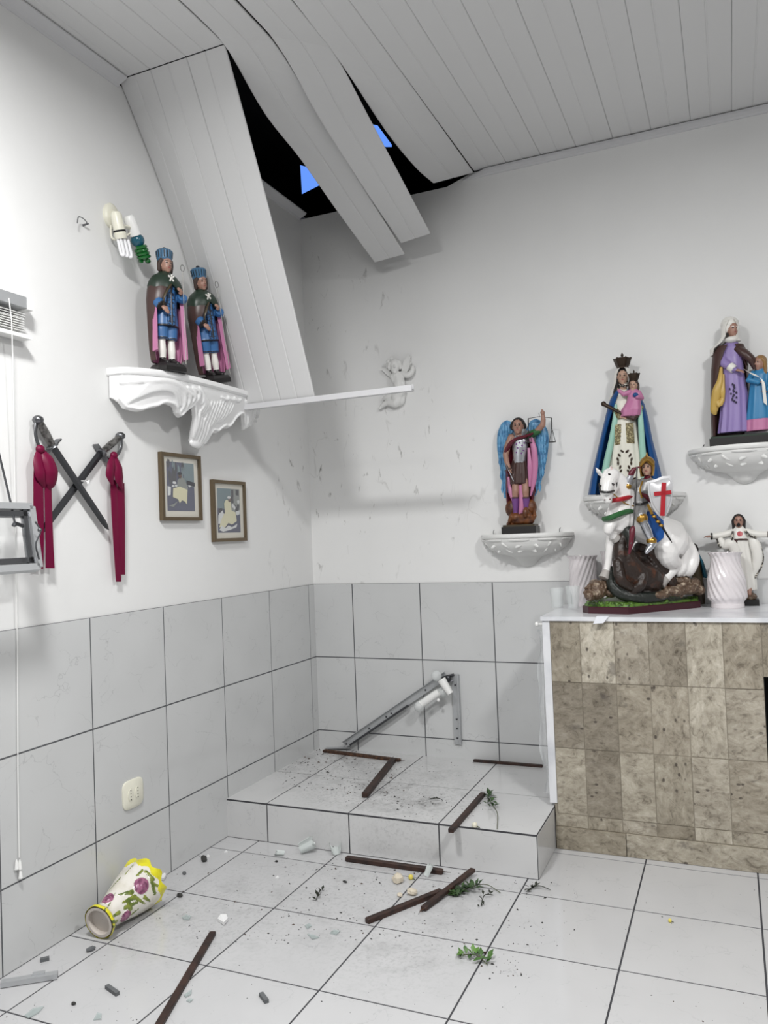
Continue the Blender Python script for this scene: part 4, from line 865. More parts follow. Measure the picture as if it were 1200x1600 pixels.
for i, (a, b, w_, rx, ry) in enumerate(((800, 795, -.01, 11, 14), (830, 793, -.01, 9, 13), (813, 812, .02, 13, 8), (826, 812, .02, 10, 8), (806, 808, .03, 8, 7), (822, 801, .04, 5, 9), (812, 818, .0, 22, 7))): dm.ell(q(a, b, w_), (rx * k, .03, ry * k), 12, 8)
for i in range(6): dm.tube([q(796 + i * 7, 815, .03), q(798 + i * 7 + R5.uniform(-3, 3), 806, .045), q(800 + i * 7, 798 + R5.uniform(-4, 6), .03)], A.r(3, 3.5, 1.5), 8, round_=True)
fuse('demon', dm, [P_DEMON], A.root, .0034, 1)
bs = MB(); c0 = q(814, 833, 0); bs.bb((c0.x - 27 * k, c0.y - .052, 1.503), (c0.x + 27 * k, c0.y + .05, 1.503 + 11 * k)); obj('base', bs, P_BLACK, A.root); bs = MB(); bs.bb((c0.x - 25 * k, c0.y - .048, 1.503 + 11 * k), (c0.x + 25 * k, c0.y + .046, 1.503 + 14 * k)); obj('ground', bs, P_OLIVE, A.root)
# crowned Madonna with child
A = St('madonna_statue', 'crowned Madonna statue in wide royal blue cloak holding a crowned child in pink', 'statue', 977, 771, -.105, 1.69); q = A.q; k = A.k
mats = [EYE, LIP, SKIN2, HAIRD, P_WDRESS, P_LACEG, P_WHITE, P_LACEW, P_MINT]; m = MB(); pt_ = []
head(m, pt_, q(973, 589, .012), 24 * k, (.05, -1, -.1), 2, 3, 'long')
gown(m, [(q(979, 770, .0), 33 * k, 17 * k, .05), (q(978, 730, .004), 28 * k, 17 * k, .05), (q(977, 695, .006), 23 * k, 16 * k, .04), (q(976, 665, .006), 19 * k, 15 * k, .02), (q(975, 640, .004), 17 * k, 13 * k, 0), (q(974, 620, .002), 16 * k, 10 * k, 0), (q(973, 608, 0), 8 * k, 6 * k, 0)], 4, 44, 11)
m.tube([q(960, 622, 0), q(959, 638, .02), q(968, 650, .05)], A.r(6, 6, 5.5), 12, 5, round_=True); hand(m, q(968, 652, .058), (1, -.25, -.1), (0, -.5, 1), 13 * k, 2)
m.tube([q(992, 622, 0), q(1000, 638, .02), q(995, 648, .05)], A.r(6, 6, 5), 12, 5, round_=True); hand(m, q(992, 648, .055), (-1, -.2, 0), (0, -1, .3), 12 * k, 2)
m.box(q(966, 679, .052), (10 * k, .012, 31 * k), None, 5); m.box(q(984.5, 677, .052), (11 * k, .012, 31 * k), None, 5); m.tube([q(968, 600, .02), q(974, 603, .03), q(981, 600, .02)], A.r(2.5, 2.5, 2.5), 8, 7)
fuse('figure', m, mats, A.root, .0029, 2, pt_)
orn = MB()
for sx in (-1, 1):
    for i in range(7):
        a = i * .62; orn.ell(q(976 + sx * (4 + 7 * abs(math.sin(a * 1.1))), 705 + i * 6.2, .063), (1.6 * k, .003, 3.2 * k), 8, 6, Matrix.Rotation(sx * (.9 - i * .3), 3, 'Y'))
orn.tube([q(958, 749, .06), q(976, 752, .07), q(996, 746, .06)], 1.4 * k, 6); obj('gold_scrollwork', orn, P_CROWN, A.root, True)
cl = shell([(q(977, 770, 0), 57 * k, 22 * k, -128, 128, .02), (q(977, 740, 0), 52 * k, 21 * k, -127, 127, .02), (q(977, 690, 0), 40 * k, 19 * k, -124, 124, .02), (q(978, 655, 0), 33 * k, 18.5 * k, -132, 132, .01), (q(978, 635, 0), 28 * k, 17.5 * k, -142, 142, 0), (q(977, 622, 0), 23 * k, 15 * k, -148, 148, 0), (q(975, 609, 0), 12 * k, 9 * k, -150, 150, 0)], .006); co = obj('cloak', cl, P_ROYAL, A.root, True)
for sx, pts in ((-1, [(942, 766, .045), (947, 727, .048), (955, 690, .05), (961, 655, .05), (962, 632, .04)]), (1, [(1010, 766, .045), (1006, 727, .048), (1003, 690, .05), (1001, 655, .05), (1000, 632, .04)])):
    e = MB(); pp = catm([q(*p) for p in pts], 4); e.tube(pp, rad(6 * k, 5 * k, 4.5 * k, 4 * k, 2 * k)(len(pp)), 10, flat=.6, up=(0, 1, 0)); obj('mint_lining', e, P_MINT, co, True)
ve = shell([(q(960, 629, -.012), 9 * k, 8 * k, -150, 60, .0), (q(966, 612, -.008), 12 * k, 9 * k, -140, 80, 0), (q(972, 598, -.002), 13 * k, 10 * k, -135, 128, 0), (q(973, 586, 0), 13 * k, 11.5 * k, -138, 138, 0), (q(973, 578, 0), 11 * k, 11 * k, -150, 150, 0), (q(973, 573, 0), 5 * k, 6 * k, -175, 175, 0)], .004); obj('veil', ve, P_WHITE, A.root, True)
def crown(root, c, r, h, nm='crown'):
    cm_ = MB(); cm_.lathe([(r * .62, 0), (r * .66, h * .12), (r * .72, h * .14), (r * .98, h * .55), (r, h * .62), (r * .8, h * .66), (r * .3, h * .7), (r * .12, h * .74)], 24, c, fn=lambda a, z: 1 + .07 * math.cos(6 * a)); o = obj(nm, cm_, P_CROWN, root, True)
    b = MB(); b.ell(V(c) + V((0, 0, h * .84)), (r * .17, r * .17, h * .12), 8, 6); b.tube([V(c) + V((0, 0, h * .68)), V(c) + V((0, 0, h))], r * .06, 6)
    for i in range(6): a = 2 * math.pi * i / 6; b.ell(V(c) + V((r * .98 * math.cos(a), r * .98 * math.sin(a), h * .62)), r * .12, 8, 6)
    obj('crown_finial', b, P_CROWN, o, True); return o
crown(A.root, q(973, 576, 0), 13 * k, 25 * k)
sp = MB(); sp.tube([q(944, 632, .05), q(956, 638, .055), q(972, 647, .065)], A.r(3.2, 2.8, 1.8), 10); sp.ell(q(943, 631, .05), (4 * k, 3 * k, 4 * k), 10, 8); obj('sceptre', sp, P_CROWN, A.root, True)
mats = [EYE, LIP, SKIN2, HAIRB, P_PINK, P_ROYAL, P_BROWN]; m = MB(); pt_ = []
head(m, pt_, q(990, 602, .05), 17 * k, (-.2, -1, 0), 2, 3, 'bob')
gown(m, [(q(985, 650, .06), 14 * k, 9 * k, .06), (q(986, 640, .062), 14.5 * k, 9.5 * k, .06), (q(990, 626, .055), 10 * k, 7 * k, .03), (q(991, 614, .05), 9 * k, 6 * k, 0), (q(990, 608, .05), 4 * k, 4 * k, 0)], 4, 32, 8)
m.tube([q(984, 613, .06), q(974, 616, .07), q(968, 611, .075)], A.r(4.5, 4, 3), 10, 4, round_=True); hand(m, q(968, 611, .075), (-.5, -.2, .8), (0, -1, 0), 6.5 * k, 2)
m.tube([q(998, 614, .05), q(1002, 622, .06), q(996, 620, .08)], A.r(4.5, 4.5, 3.5), 10, 4, round_=True); m.ell(q(993, 617, .083), (4.5 * k, 4 * k, 3.5 * k), 10, 8, None, 5); m.tube([q(982, 651, .06), q(990, 654, .07), q(996, 649, .06)], A.r(4, 4, 3), 10, 6, round_=True)
ch = fuse('child', m, mats, A.root, .0026, 2, pt_); crown(ch, q(991, 595, .05), 8.5 * k, 17 * k, 'child_crown')
# veiled woman teaching a girl
A = St('mother_and_girl_statue', 'white-veiled woman in lilac with a girl in blue, statue on the highest shelf', 'statue', 1160, 693, -.105, 1.905); q = A.q; k = A.k
mats = [EYE, LIP, SKIN, HAIRD, P_LILAC, P_WHITE, P_BROWN, P_OCHRE]; m = MB(); pt_ = []
head(m, pt_, q(1144, 515, .01), 24 * k, (.55, -1, -.25), 2, 5, 'short')
gown(m, [(q(1146, 676, .004), 22 * k, 15 * k, .08), (q(1147, 650, .006), 20 * k, 14 * k, .07), (q(1147, 615, .006), 18.5 * k, 13 * k, .06), (q(1145, 585, .006), 16 * k, 12 * k, .03), (q(1144, 560, .004), 15.5 * k, 11 * k, 0), (q(1142, 543, 0), 16 * k, 9 * k, 0), (q(1143, 534, 0), 7 * k, 6 * k, 0)], 4, 44, 10)
m.tube([q(1127, 552, .0), q(1132, 568, .03), q(1146, 576, .055)], A.r(7.5, 7.5, 5.5), 12, 4, round_=True); m.tube([q(1140, 572, .05), q(1147, 577, .058)], A.r(7, 6.5), 12, 5); hand(m, q(1150, 578, .06), (1, -.2, -.3), (0, -.6, 1), 14 * k, 2)
fuse('figure', m, mats, A.root, .0029, 2, pt_)
ve = shell([(q(1117, 556, -.004), 7 * k, 8 * k, -150, 60, 0), (q(1126, 545, .0), 16 * k, 12 * k, -140, 60, 0), (q(1139, 535, .002), 17 * k, 12 * k, -140, 150, 0), (q(1140, 526, .002), 12.5 * k, 11 * k, -150, 150, 0), (q(1141, 512, .002), 13.5 * k, 13 * k, -150, 122, 0), (q(1142, 503, .003), 11.5 * k, 12 * k, -160, 150, 0), (q(1142, 497, .003), 3 * k, 4 * k, -178, 178, 0)], .005); obj('veil', ve, P_WHITE, A.root, True)
vcap = MB(); vcap.ell(q(1140, 507, -.010), (13.5 * k, 13.5 * k, 12.5 * k), 18, 12); obj('veil_cap', vcap, P_WHITE, A.root, True)
wi = MB(); wi.ell(q(1143, 531, .014), (10 * k, 10 * k, 5.5 * k), 16, 10); obj('wimple', wi, P_WHITE, A.root, True)
cl = shell([(q(1140, 680, 0), 26 * k, 15 * k, -125, 60, .03), (q(1140, 650, 0), 27 * k, 15 * k, -125, 60, .03), (q(1140, 610, 0), 27.5 * k, 15 * k, -130, 75, .03), (q(1140, 575, 0), 27 * k, 16 * k, -146, 118, .01), (q(1140, 552, 0), 25 * k, 15.5 * k, -160, 145, 0), (q(1141, 540, 0), 19 * k, 12.5 * k, -168, 160, 0)], .005); co = obj('cloak', cl, P_BROWN, A.root, True)
ar_ = MB(); pp = catm([q(1152, 545, .01), q(1163, 552, .025), q(1174, 562, .03), (q(1180, 576, .02))], 4); ar_.tube(pp, rad(9 * k, 10 * k, 9 * k, 5 * k)(len(pp)), 12, flat=.7); obj('cloak_arm', ar_, P_BROWN, co, True)
oc = MB(); 
for (pts, r_) in (([(1127, 574, .035), (1125, 595, .05), (1120, 612, .05), (1116, 640, .035), (1118, 648, .03)], (2, 4.5, 7, 6, 2)), ([(1130, 585, .04), (1129, 612, .052), (1130, 628, .045)], (2, 4, 2)), ([(1118, 620, .04), (1124, 632, .05), (1129, 622, .05)], (4, 5, 3))): pp = catm([q(*p) for p in pts], 4); oc.tube(pp, rad(*[x * k for x in r_])(len(pp)), 10, flat=.6, up=(0, 1, 0))
obj('ochre_lining', oc, P_OCHRE, co, True)
of = MB(); R6 = random.Random(6)
for i in range(16): of.ell(q(1143 + i % 4 * 2 + R6.uniform(-3, 3), 600 + i * 1.9, .054), (1.3 * k, .003, 1.8 * k), 6, 5)
obj('flower_pattern', of, paint('pattern_black', (40, 34, 60)), A.root, True)
mats = [EYE, LIP, SKIN, HAIRG, P_CYAN, P_PINK, P_BLACK]; m = MB(); pt_ = []
head(m, pt_, q(1187, 567, .02), 22 * k, (-.75, -.8, .2), 2, 3, 'long')
gown(m, [(q(1188, 673, .016), 20 * k, 13 * k, .06), (q(1188, 654, .016), 19.5 * k, 13 * k, .06)], 5, 36, 9); gown(m, [(q(1188, 655, .016), 20.5 * k, 13.5 * k, .05), (q(1188, 630, .016), 18 * k, 12.5 * k, .05), (q(1187, 600, .016), 14 * k, 10.5 * k, .02), (q(1187, 585, .016), 13 * k, 8 * k, 0), (q(1187, 577, .016), 6 * k, 5 * k, 0)], 4, 36, 9)
m.tube([q(1176, 584, .03), q(1170, 594, .05), q(1184, 597, .065)], A.r(5, 5, 4), 10, 4, round_=True); hand(m, q(1186, 597, .066), (1, -.2, 0), (0, -.6, 1), 9 * k, 2)
m.tube([q(1199, 586, .02), q(1206, 600, .04), q(1200, 608, .06)], A.r(5, 5, 4), 10, 4, round_=True); hand(m, q(1199, 609, .062), (-1, -.2, -.2), (0, -1, .2), 9 * k, 2)
fuse('girl', m, mats, A.root, .0029, 2, pt_)
sr = MB(); pp = catm([q(1162, 579, .068), q(1172, 585, .074), (q(1184, 590, .078)), q(1191, 598, .08), q(1193, 615, .078), q(1195, 633, .07)], 4); sr.loft([[p + V((0, 0, 4 * k)) + V((-1.2 * k, 0, 0)), p + V((3.4 * k, 0, -1 * k)), p + V((3.4 * k, .003, -1 * k)), p + V((-1.2 * k, .003, 4 * k))] for p in pp]); obj('scroll', sr, P_WHITE, A.root, True)
bs = MB(); c0 = q(1160, 693, 0); bs.bb((c0.x - 47 * k, c0.y - .06, 1.905), (c0.x + 52 * k, c0.y + .06, 1.905 + 12 * k)); obj('base', bs, P_BLACK, A.root); bs = MB(); bs.bb((c0.x - 45 * k, c0.y - .056, 1.905 + 12 * k), (c0.x + 50 * k, c0.y + .056, 1.905 + 15 * k)); obj('ground', bs, P_GREEN, A.root)
# white-robed Christ with open arms
A = St('open_armed_christ_statue', 'white-robed bearded statue with both arms held wide, behind the ribbed vase', 'statue', 1172, 945, -.064, AZ); q = A.q; k = A.k
mats = [EYE, LIP, SKIN, HAIRD, P_WHITE, P_BROWN, P_RED]; m = MB(); pt_ = []
head(m, pt_, q(1154, 814, .01), 20 * k, (.0, -1, -.05), 2, 3, 'long'); pt_.append((q(1154, 820.5, .037), (3.2 * k, 5 * k, 3.2 * k), 3)); pt_.append((q(1156, 834, .045), (4.6 * k, 12 * k, 4.6 * k), 6))
gown(m, [(q(1167, 922, .0), 14 * k, 10 * k, .08), (q(1165, 905, .002), 15 * k, 10 * k, .08), (q(1162, 880, .004), 13 * k, 9.5 * k, .07), (q(1158, 850, .006), 12 * k, 9 * k, .04), (q(1156, 838, .006), 12.5 * k, 9 * k, 0), (q(1155, 828, .002), 11 * k, 7 * k, 0), (q(1155, 822, 0), 5 * k, 5 * k, 0)], 4, 40, 9)
m.tube([q(1145, 832, 0), q(1130, 836, .012), q(1114, 838, .02)], A.r(6, 5.5, 5), 12, 4, round_=True); hand(m, q(1111, 838, .02), (-1, -.1, .06), (0, -.2, 1), 12 * k, 2)
m.tube([q(1166, 831, 0), q(1182, 835, .012), q(1198, 835, .02)], A.r(6, 5.5, 5), 12, 4, round_=True); hand(m, q(1201, 835, .02), (1, -.1, .06), (0, -.2, 1), 12 * k, 2)
m.tube([q(1164, 920, .02), q(1163, 927, .035)], A.r(4, 3), 8, 2, round_=True); m.tube([q(1171, 920, .02), q(1171, 928, .035)], A.r(4, 3), 8, 2, round_=True); m.box(q(1151, 856, .032), (2 * k, .01, 22 * k), None, 5); m.box(q(1158, 843, .034), (20 * k, .012, 2 * k), None, 5)
fuse('figure', m, mats, A.root, .0028, 2, pt_)
for nm, pts, r_ in (('drape', [(1124, 841, .02), (1132, 852, .03), (1141, 849, .035), (1150, 862, .03), (1150, 880, .03)], (4, 7, 8, 8, 3)), ('drape', [(1172, 838, .02), (1180, 852, .022), (1184, 868, .02), (1182, 884, .016), (1174, 905, .012)], (5, 8, 8, 7, 3))):
    d_ = MB(); pp = catm([q(*p) for p in pts], 5); d_.tube(pp, rad(*[x * k for x in r_])(len(pp)), 12, flat=.6, up=(0, 1, 0)); do = obj(nm, d_, P_WHITE, A.root, True)
    sgn = -1 if pts[0][0] < 1150 else 1; e = MB(); pe = [p + V((sgn * rr_ * .9, -.002, -rr_ * .35)) for p, rr_ in zip(pp, rad(*[x * k for x in r_])(len(pp)))]; e.tube(pe, 1.6 * k, 8); obj('patterned_hem', e, P_LACEW, do, True)
for sx, a in ((-1, (1113, 838)), (1, (1200, 835))): c_ = MB(); c_.tube([q(a[0], a[1], .02), q(a[0] + sx * 2.5, a[1], .021)], 5.6 * k, 12); obj('cuff', c_, P_BLACK, A.root, True)
nk = MB(); nk.tube([q(1145, 830, .03), q(1143, 846, .04), q(1136, 851, .038)], 1.8 * k, 8); nk.tube([q(1164, 829, .03), q(1172, 838, .036), q(1182, 840, .03)], 1.8 * k, 8); obj('collar_trim', nk, P_LACEW, A.root, True)
bs = MB(); c0 = q(1172, 945, 0); bs.bb((c0.x - 13 * k, c0.y - .05, AZ), (c0.x + 13 * k, c0.y + .045, AZ + 9 * k)); obj('base', bs, P_BLACK, A.root); bs = MB(); bs.ell(V((c0.x, c0.y - .005, AZ + 13 * k)), (11 * k, .04, 7 * k), 14, 8); bs.ell(V((c0.x - 5 * k, c0.y - .03, AZ + 15 * k)), (5 * k, .015, 6 * k), 10, 8); obj('cloud', bs, P_ROCK, A.root, True)
# small Madonna figurine behind the horse
A = St('madonna_figurine', 'tiny dark-haired Madonna figurine in teal cloak behind the horse tail', 'figurine', 1092, 944, -.10, AZ); q = A.q; k = A.k
mats = [EYE, LIP, SKIN2, HAIRD, P_OLIVE, P_OCHRE]; m = MB(); pt_ = []
head(m, pt_, q(1084, 857, .0), 14 * k, (-.3, -1, 0), 2, 3, 'long')
gown(m, [(q(1092, 944, 0), 9 * k, 7 * k, .05), (q(1091, 915, 0), 8.5 * k, 6.5 * k, .05), (q(1088, 890, 0), 7.5 * k, 6 * k, .02), (q(1086, 872, 0), 7 * k, 5 * k, 0), (q(1085, 864, 0), 3.5 * k, 3 * k, 0)], 4, 28, 7)
m.tube([q(1080, 869, .01), q(1080, 876, .02), q(1087, 876, .03)], A.r(3, 3, 2.4), 8, 5, round_=True); hand(m, q(1087, 875, .03), (1, -.3, .2), (0, -1, 0), 5 * k, 2)
fuse('figure', m, mats, A.root, .0024, 2, pt_)
cl = shell([(q(1093, 903, 0), 12 * k, 8 * k, -60, 135, .04), (q(1092, 892, 0), 11 * k, 8.5 * k, -80, 140, .03), (q(1089, 878, 0), 9.5 * k, 7 * k, -110, 135, .02), (q(1086, 866, 0), 6.5 * k, 5 * k, -130, 130, 0)], .003); obj('cloak', cl, P_TEAL, A.root, True)
# ------------------------------------------------------------------ the horseman on the altar
HB = [V((1.763, -.445)), V((1.80, -.500)), V((1.992, -.536)), V((2.300, -.205)), V((2.302, -.15)), V((2.11, -.075)), V((1.80, -.25))]
hc = sum(HB, V((0, 0))) / len(HB)
horse = thing('horseman_statue', 'armoured horseman statue with red-cross shield on a rearing white horse over a dragon', 'statue', (hc.x, hc.y, AZ))
def hy(px): return -.44 + (px - 940) / 130 * .2
def q(px, py, w=0.0): return ay(px, py, hy(px) - w)
k = px_size((2.0, -.33, 1.4))
bs = MB(); bs.loft([[V((p.x, p.y, AZ + z)).lerp(V((hc.x, hc.y, AZ + z)), s_) for p in HB] for z, s_ in ((0, 0), (9.5 * k, 0), (10.5 * k, .015))]); obj('base', bs, paint('base_maroon', (58, 14, 26)), horse)
gr = MB(); gr.loft([[V((p.x, p.y, AZ + z)).lerp(V((hc.x, hc.y, AZ + z)), s_) for p in HB] for z, s_ in ((10.5 * k, .03), (14 * k, .05), (17 * k, .2))]); R7 = random.Random(7)
for i in range(120):
    a = R7.random() * len(HB); p = HB[int(a)].lerp(HB[(int(a) + 1) % len(HB)], a % 1).lerp(hc, R7.uniform(.06, .3)); gr.ell((p.x, p.y, AZ + 14 * k), (R7.uniform(2, 4) * k, R7.uniform(2, 4) * k, R7.uniform(2, 4.5) * k), 6, 5)
obj('grass', gr, P_GRASS, horse, True)
rk = MB()
for (a, b, w_, rx, ry) in ((932, 922, .03, 16, 15), (922, 930, .05, 9, 9), (944, 916, .0, 12, 12), (930, 912, -.01, 10, 7), (955, 925, .02, 12, 9), (1075, 920, .02, 16, 9), (1050, 924, .06, 18, 8), (1092, 922, .0, 10, 8), (1030, 930, .08, 14, 6), (1062, 908, -.02, 18, 10), (1085, 912, -.03, 10, 10)): rk.ell(q(a, b, w_), (rx * k, .05, ry * k), 10, 8)
for i in range(60): a = R7.choice(((930, 920), (1075, 918), (1050, 924))); rk.ell(q(a[0] + R7.uniform(-16, 16), a[1] + R7.uniform(-7, 8), .05 + R7.uniform(0, .02)), R7.uniform(2.5, 5.5) * k, 6, 4)
rk_ = fuse('rocks', rk, [P_ROCK], horse, .004, 1)
dr = MB()
def T_(mb, pts, r_, mi=0, n=12, flat=1.0, cat=4): pp = catm([q(*p) for p in pts], cat); mb.tube(pp, rad(*[x * k for x in r_])(len(pp)), n, mi, flat=flat, round_=True)
T_(dr, [(1010, 905, .03), (990, 895, .05), (975, 870, .06), (972, 850, .06), (978, 834, .07)], (26, 24, 18, 12, 9), 0)
T_(dr, [(978, 836, .07), (982, 830, .09), (986, 842, .11), (984, 852, .12)], (9, 9, 7, 4), 1)
T_(dr, [(955, 890, .02), (958, 915, .06), (975, 930, .09), (1005, 934, .1), (1035, 932, .08)], (6, 10, 9, 9, 7), 1)
T_(dr, [(1000, 880, .0), (1025, 885, .0), (1040, 900, .0), (1050, 915, .02)], (22, 16, 14, 10), 0)
T_(dr, [(1005, 860, -.02), (1020, 868, -.01), (1038, 885, .0)], (16, 14, 10), 0)
T_(dr, [(985, 925, .1), (1000, 915, .12), (1005, 900, .11)], (6, 9, 8), 0); T_(dr, [(965, 880, .09), (970, 905, .11), (985, 918, .12)], (8, 9, 6), 0)
for i in range(6): T_(dr, [(1012 + i * 4, 872 + i * 5, .06), (1014 + i * 4, 870 + i * 5, .075), (1018 + i * 4, 874 + i * 5, .06)], (2, 2.5, 1.5), 0, 8)
fuse('dragon', dr, [P_DRAGON, P_DRAGON2], horse, .004, 1)
mats = [P_HORSE, EYE, paint('hoof_grey', (170, 166, 162)), SKIN2, paint('ear_pink', (214, 190, 186))]; m = MB(); pt_ = []
# trunk, neck, head
T_(m, [(1058, 848, -.02), (1046, 842, -.01), (1020, 828, .0), (995, 818, .01), (972, 810, .02)], (22, 31, 27, 26, 22), 0, 18)
T_(m, [(968, 815, .03), (972, 792, .03), (974, 770, .035), (966, 752, .05), (955, 745, .06)], (23, 20, 16, 13, 11), 0, 16)
T_(m, [(956, 744, .06), (950, 752, .09), (947, 766, .11), (948, 776, .12)], (13, 12, 9.5, 8.5), 0, 16); T_(m, [(948, 774, .12), (950, 781, .125)], (8.5, 6.5), 0, 14); T_(m, [(962, 752, .06), (957, 764, .08), (953, 774, .10)], (9, 8, 6), 0, 12)
for (a, b, c_, d_) in ((938, 741, 931, 731), (952, 738, 956, 727)): T_(m, [(a, b, .065), ((a + c_) / 2, (b + d_) / 2, .07), (c_, d_, .065)], (4, 4, 1), 0, 10, .6)
pt_ += [(q(956, 756, .115), (3 * k, .02, 2.2 * k), 1), (q(937.5, 759, .12), (2.2 * k, .02, 2.2 * k), 1), (q(953, 779, .155), (1.3 * k, .02, 1.3 * k), 4), (q(944, 779, .155), (1.3 * k, .02, 1.3 * k), 4), (q(955, 731, .085), (1.8 * k, .02, 4 * k), 4)]
# fore legs: one raised and folded, one planted
T_(m, [(972, 822, .03), (960, 815, .07), (953, 822, .09), (951, 828, .09)], (14, 10, 8.5, 8), 0, 14); T_(m, [(951, 828, .09), (955, 834, .08), (960, 839, .07)], (7.5, 5.5, 6), 0, 12); m.tube([q(959, 838, .07), q(964, 843, .065)], [6.5 * k, 8 * k], 12, 2)
T_(m, [(966, 828, .0), (956, 845, .02), (953, 862, .025), (951, 876, .025), (948, 893, .03)], (14, 9, 6.8, 5.6, 5.4), 0, 14); m.tube([q(948, 892, .03), q(943, 904, .04)], [5.6 * k, 8.5 * k], 12, 2)
# hind legs
T_(m, [(1050, 845, .02), (1043, 865, .035), (1048, 876, .03), (1056, 881, .01)], (26, 21, 15, 11), 0, 16); T_(m, [(1057, 880, .01), (1048, 894, .02), (1038, 906, .035)], (10.5, 8.5, 7.5), 0, 14); m.tube([q(1039, 904, .035), q(1030, 914, .045)], [7.5 * k, 10 * k], 12, 2)
T_(m, [(1052, 850, -.05), (1040, 872, -.05), (1050, 888, -.06)], (22, 15, 8), 0, 14); T_(m, [(1050, 886, -.06), (1042, 905, -.05), (1036, 914, -.045)], (7.5, 6, 8), 0, 12)
hbody = fuse('horse_body', m, mats, horse, .0033, 3, pt_)
hb_ = BVHTree.FromPolygons([tuple(v.co + horse.location) for v in hbody.data.vertices], [tuple(p.vertices) for p in hbody.data.polygons])
for nm_, px_, py_, rx_, rz_ in (('eye', 957.5, 757, 2.6, 1.9), ('eye', 938.5, 760, 1.6, 1.8), ('nostril', 953, 780, 1.4, 1.1), ('nostril', 945, 781, 1.2, 1.1)):
    h_ = hb_.ray_cast(CAM, ray(px_, py_).normalized())[0]
    if h_: e_ = MB(); e_.ell(h_, (rx_ * k, 1.2 * k, rz_ * k), 10, 8); obj(nm_, e_, EYE if nm_ == 'eye' else mat('nostril_grey', (120, 100, 98), .5), horse, True)
tl = MB(); 
for i, (dx, ph) in enumerate(((0, 0), (5, .6), (-5, 1.2), (9, .2))): T_(tl, [(1063 + dx * .3, 838, -.02), (1072 + dx * .5, 852, -.01 + i * .006), (1075 + dx, 872, .0 + i * .006), (1071 + dx, 888, .01 + i * .006), (1066 + dx * 1.1, 897, .01), (1074 + dx * .6, 893, .02)], (6, 8, 9, 8, 6, 3), 0, 12)
fuse('tail', tl, [P_HORSE], horse, .0034, 1)
mn = MB()
for i in range(7): T_(mn, [(958 + i * 4.2, 736 + i * 5.2, .045 - i * .002), (968 + i * 4, 744 + i * 6, .05 - i * .003), (972 + i * 3.6, 760 + i * 5, .05)], (3.5, 5, 2), 0, 8)
T_(mn, [(956, 735, .06), (948, 738, .085), (942, 746, .10)], (4, 5, 2), 0, 8); obj('mane', mn, P_HORSE, horse, True)
# tack
bd = MB(); 
def band(mb, pts, r_, mi=0, flat=.35): pp = catm([q(*p) for p in pts], 4); mb.tube(pp, r_ * k, 8, mi, flat=1)
band(bd, [(938, 768, .125), (944, 769, .165), (952, 769, .165), (959, 767, .125)], 1.8); band(bd, [(961, 768, .10), (963, 756, .095), (960, 745, .10), (951, 741, .115)], 1.7); band(bd, [(938, 768, .12), (936, 755, .115)], 1.2); br_ = obj('bridle', bd, P_BLACK, horse, True)
rn = MB(); band(rn, [(959, 772, .12), (970, 782, .11), (985, 790, .09), (1000, 790, .07)], .9); obj('reins', rn, P_GOLD, br_, True)
cl_ = MB(); band(cl_, [(956, 782, .085), (964, 781, .115), (975, 779, .11), (986, 776, .07)], 3.6); obj('collar', cl_, P_RED, horse, True)
bb2 = MB(); band(bb2, [(944, 811, .07), (953, 809, .125), (968, 803, .13), (982, 799, .10), (990, 800, .06)], 4.2); obj('breast_band', bb2, P_FORESTG, horse, True)
sd_ = MB(); pp = [(998, 808, .085), (1006, 812, .105), (1018, 815, .115), (1030, 820, .11), (1038, 826, .10)]; lo_ = [(1001, 825, .09), (1008, 834, .10), (1018, 843, .105), (1028, 848, .10), (1037, 840, .095)]; up2 = [(999, 796, .05), (1008, 796, .06), (1018, 798, .07), (1028, 802, .07), (1036, 808, .07)]
rings = []
for a, b, c_ in zip(up2, pp, lo_): rings.append([q(*a), q(*b), q(*c_), q(c_[0], c_[1], c_[2] - .012), q(b[0], b[1], b[2] - .012), q(a[0], a[1], a[2] - .012)])
sd_.loft(rings); obj('saddle_cloth', sd_, paint('saddle_blue', (22, 82, 156)), horse, True)
# rider
mats = [EYE, LIP, SKIN2, HAIRD, P_GREYAR, P_GOLD, P_SILVER, P_MAROON]; m = MB(); pt_ = []
head(m, pt_, q(1011, 731, .05), 25 * k, (-.1, -1, -.05), 2, 3, 'none')
gown(m, [(q(1001, 800, .04), 15 * k, 13 * k, .03), (q(1000, 786, .05), 13 * k, 11 * k, 0), (q(1002, 768, .05), 14.5 * k, 11 * k, 0), (q(1006, 754, .05), 14 * k, 9.5 * k, 0), (q(1009, 747, .045), 7 * k, 6 * k, 0)], 4, 28)
T_(m, [(996, 755, .05), (987, 759, .06), (981, 761, .07)], (7, 6.5, 6), 4, 12); T_(m, [(981, 760, .07), (984, 748, .08), (987, 741, .085)], (5.5, 5, 4), 6, 12); m.ell(q(980.5, 760, .075), (6 * k, 6 * k, 6 * k), 12, 8, None, 5); T_(m, [(986, 741, .085), (990, 734, .09)], (4.6, 4), 7, 10); hand(m, q(991, 732, .09), (1, -.2, .25), (-.2, -.6, 1), 11 * k, 7)
T_(m, [(1018, 754, .05), (1026, 764, .06), (1022, 778, .08)], (7, 6.5, 5), 4, 12); hand(m, q(1022, 780, .085), (0, -.3, -1), (1, 0, 0), 10 * k, 2)
T_(m, [(1000, 795, .07), (1000, 805, .11), (1004, 812, .125)], (11, 10, 8.5), 4, 14); m.ell(q(1003, 810, .128), (9 * k, 8 * k, 8.5 * k), 14, 10, None, 5); T_(m, [(1006, 818, .125), (1011, 829, .125), (1016, 841, .125)], (6.6, 7, 5.4), 6, 14); m.ell(q(1018, 845, .128), (8 * k, 7 * k, 6 * k), 12, 8, None, 5); T_(m, [(1019, 849, .128), (1015, 856, .14), (1010, 863, .145)], (6, 5, 3), 6, 12)
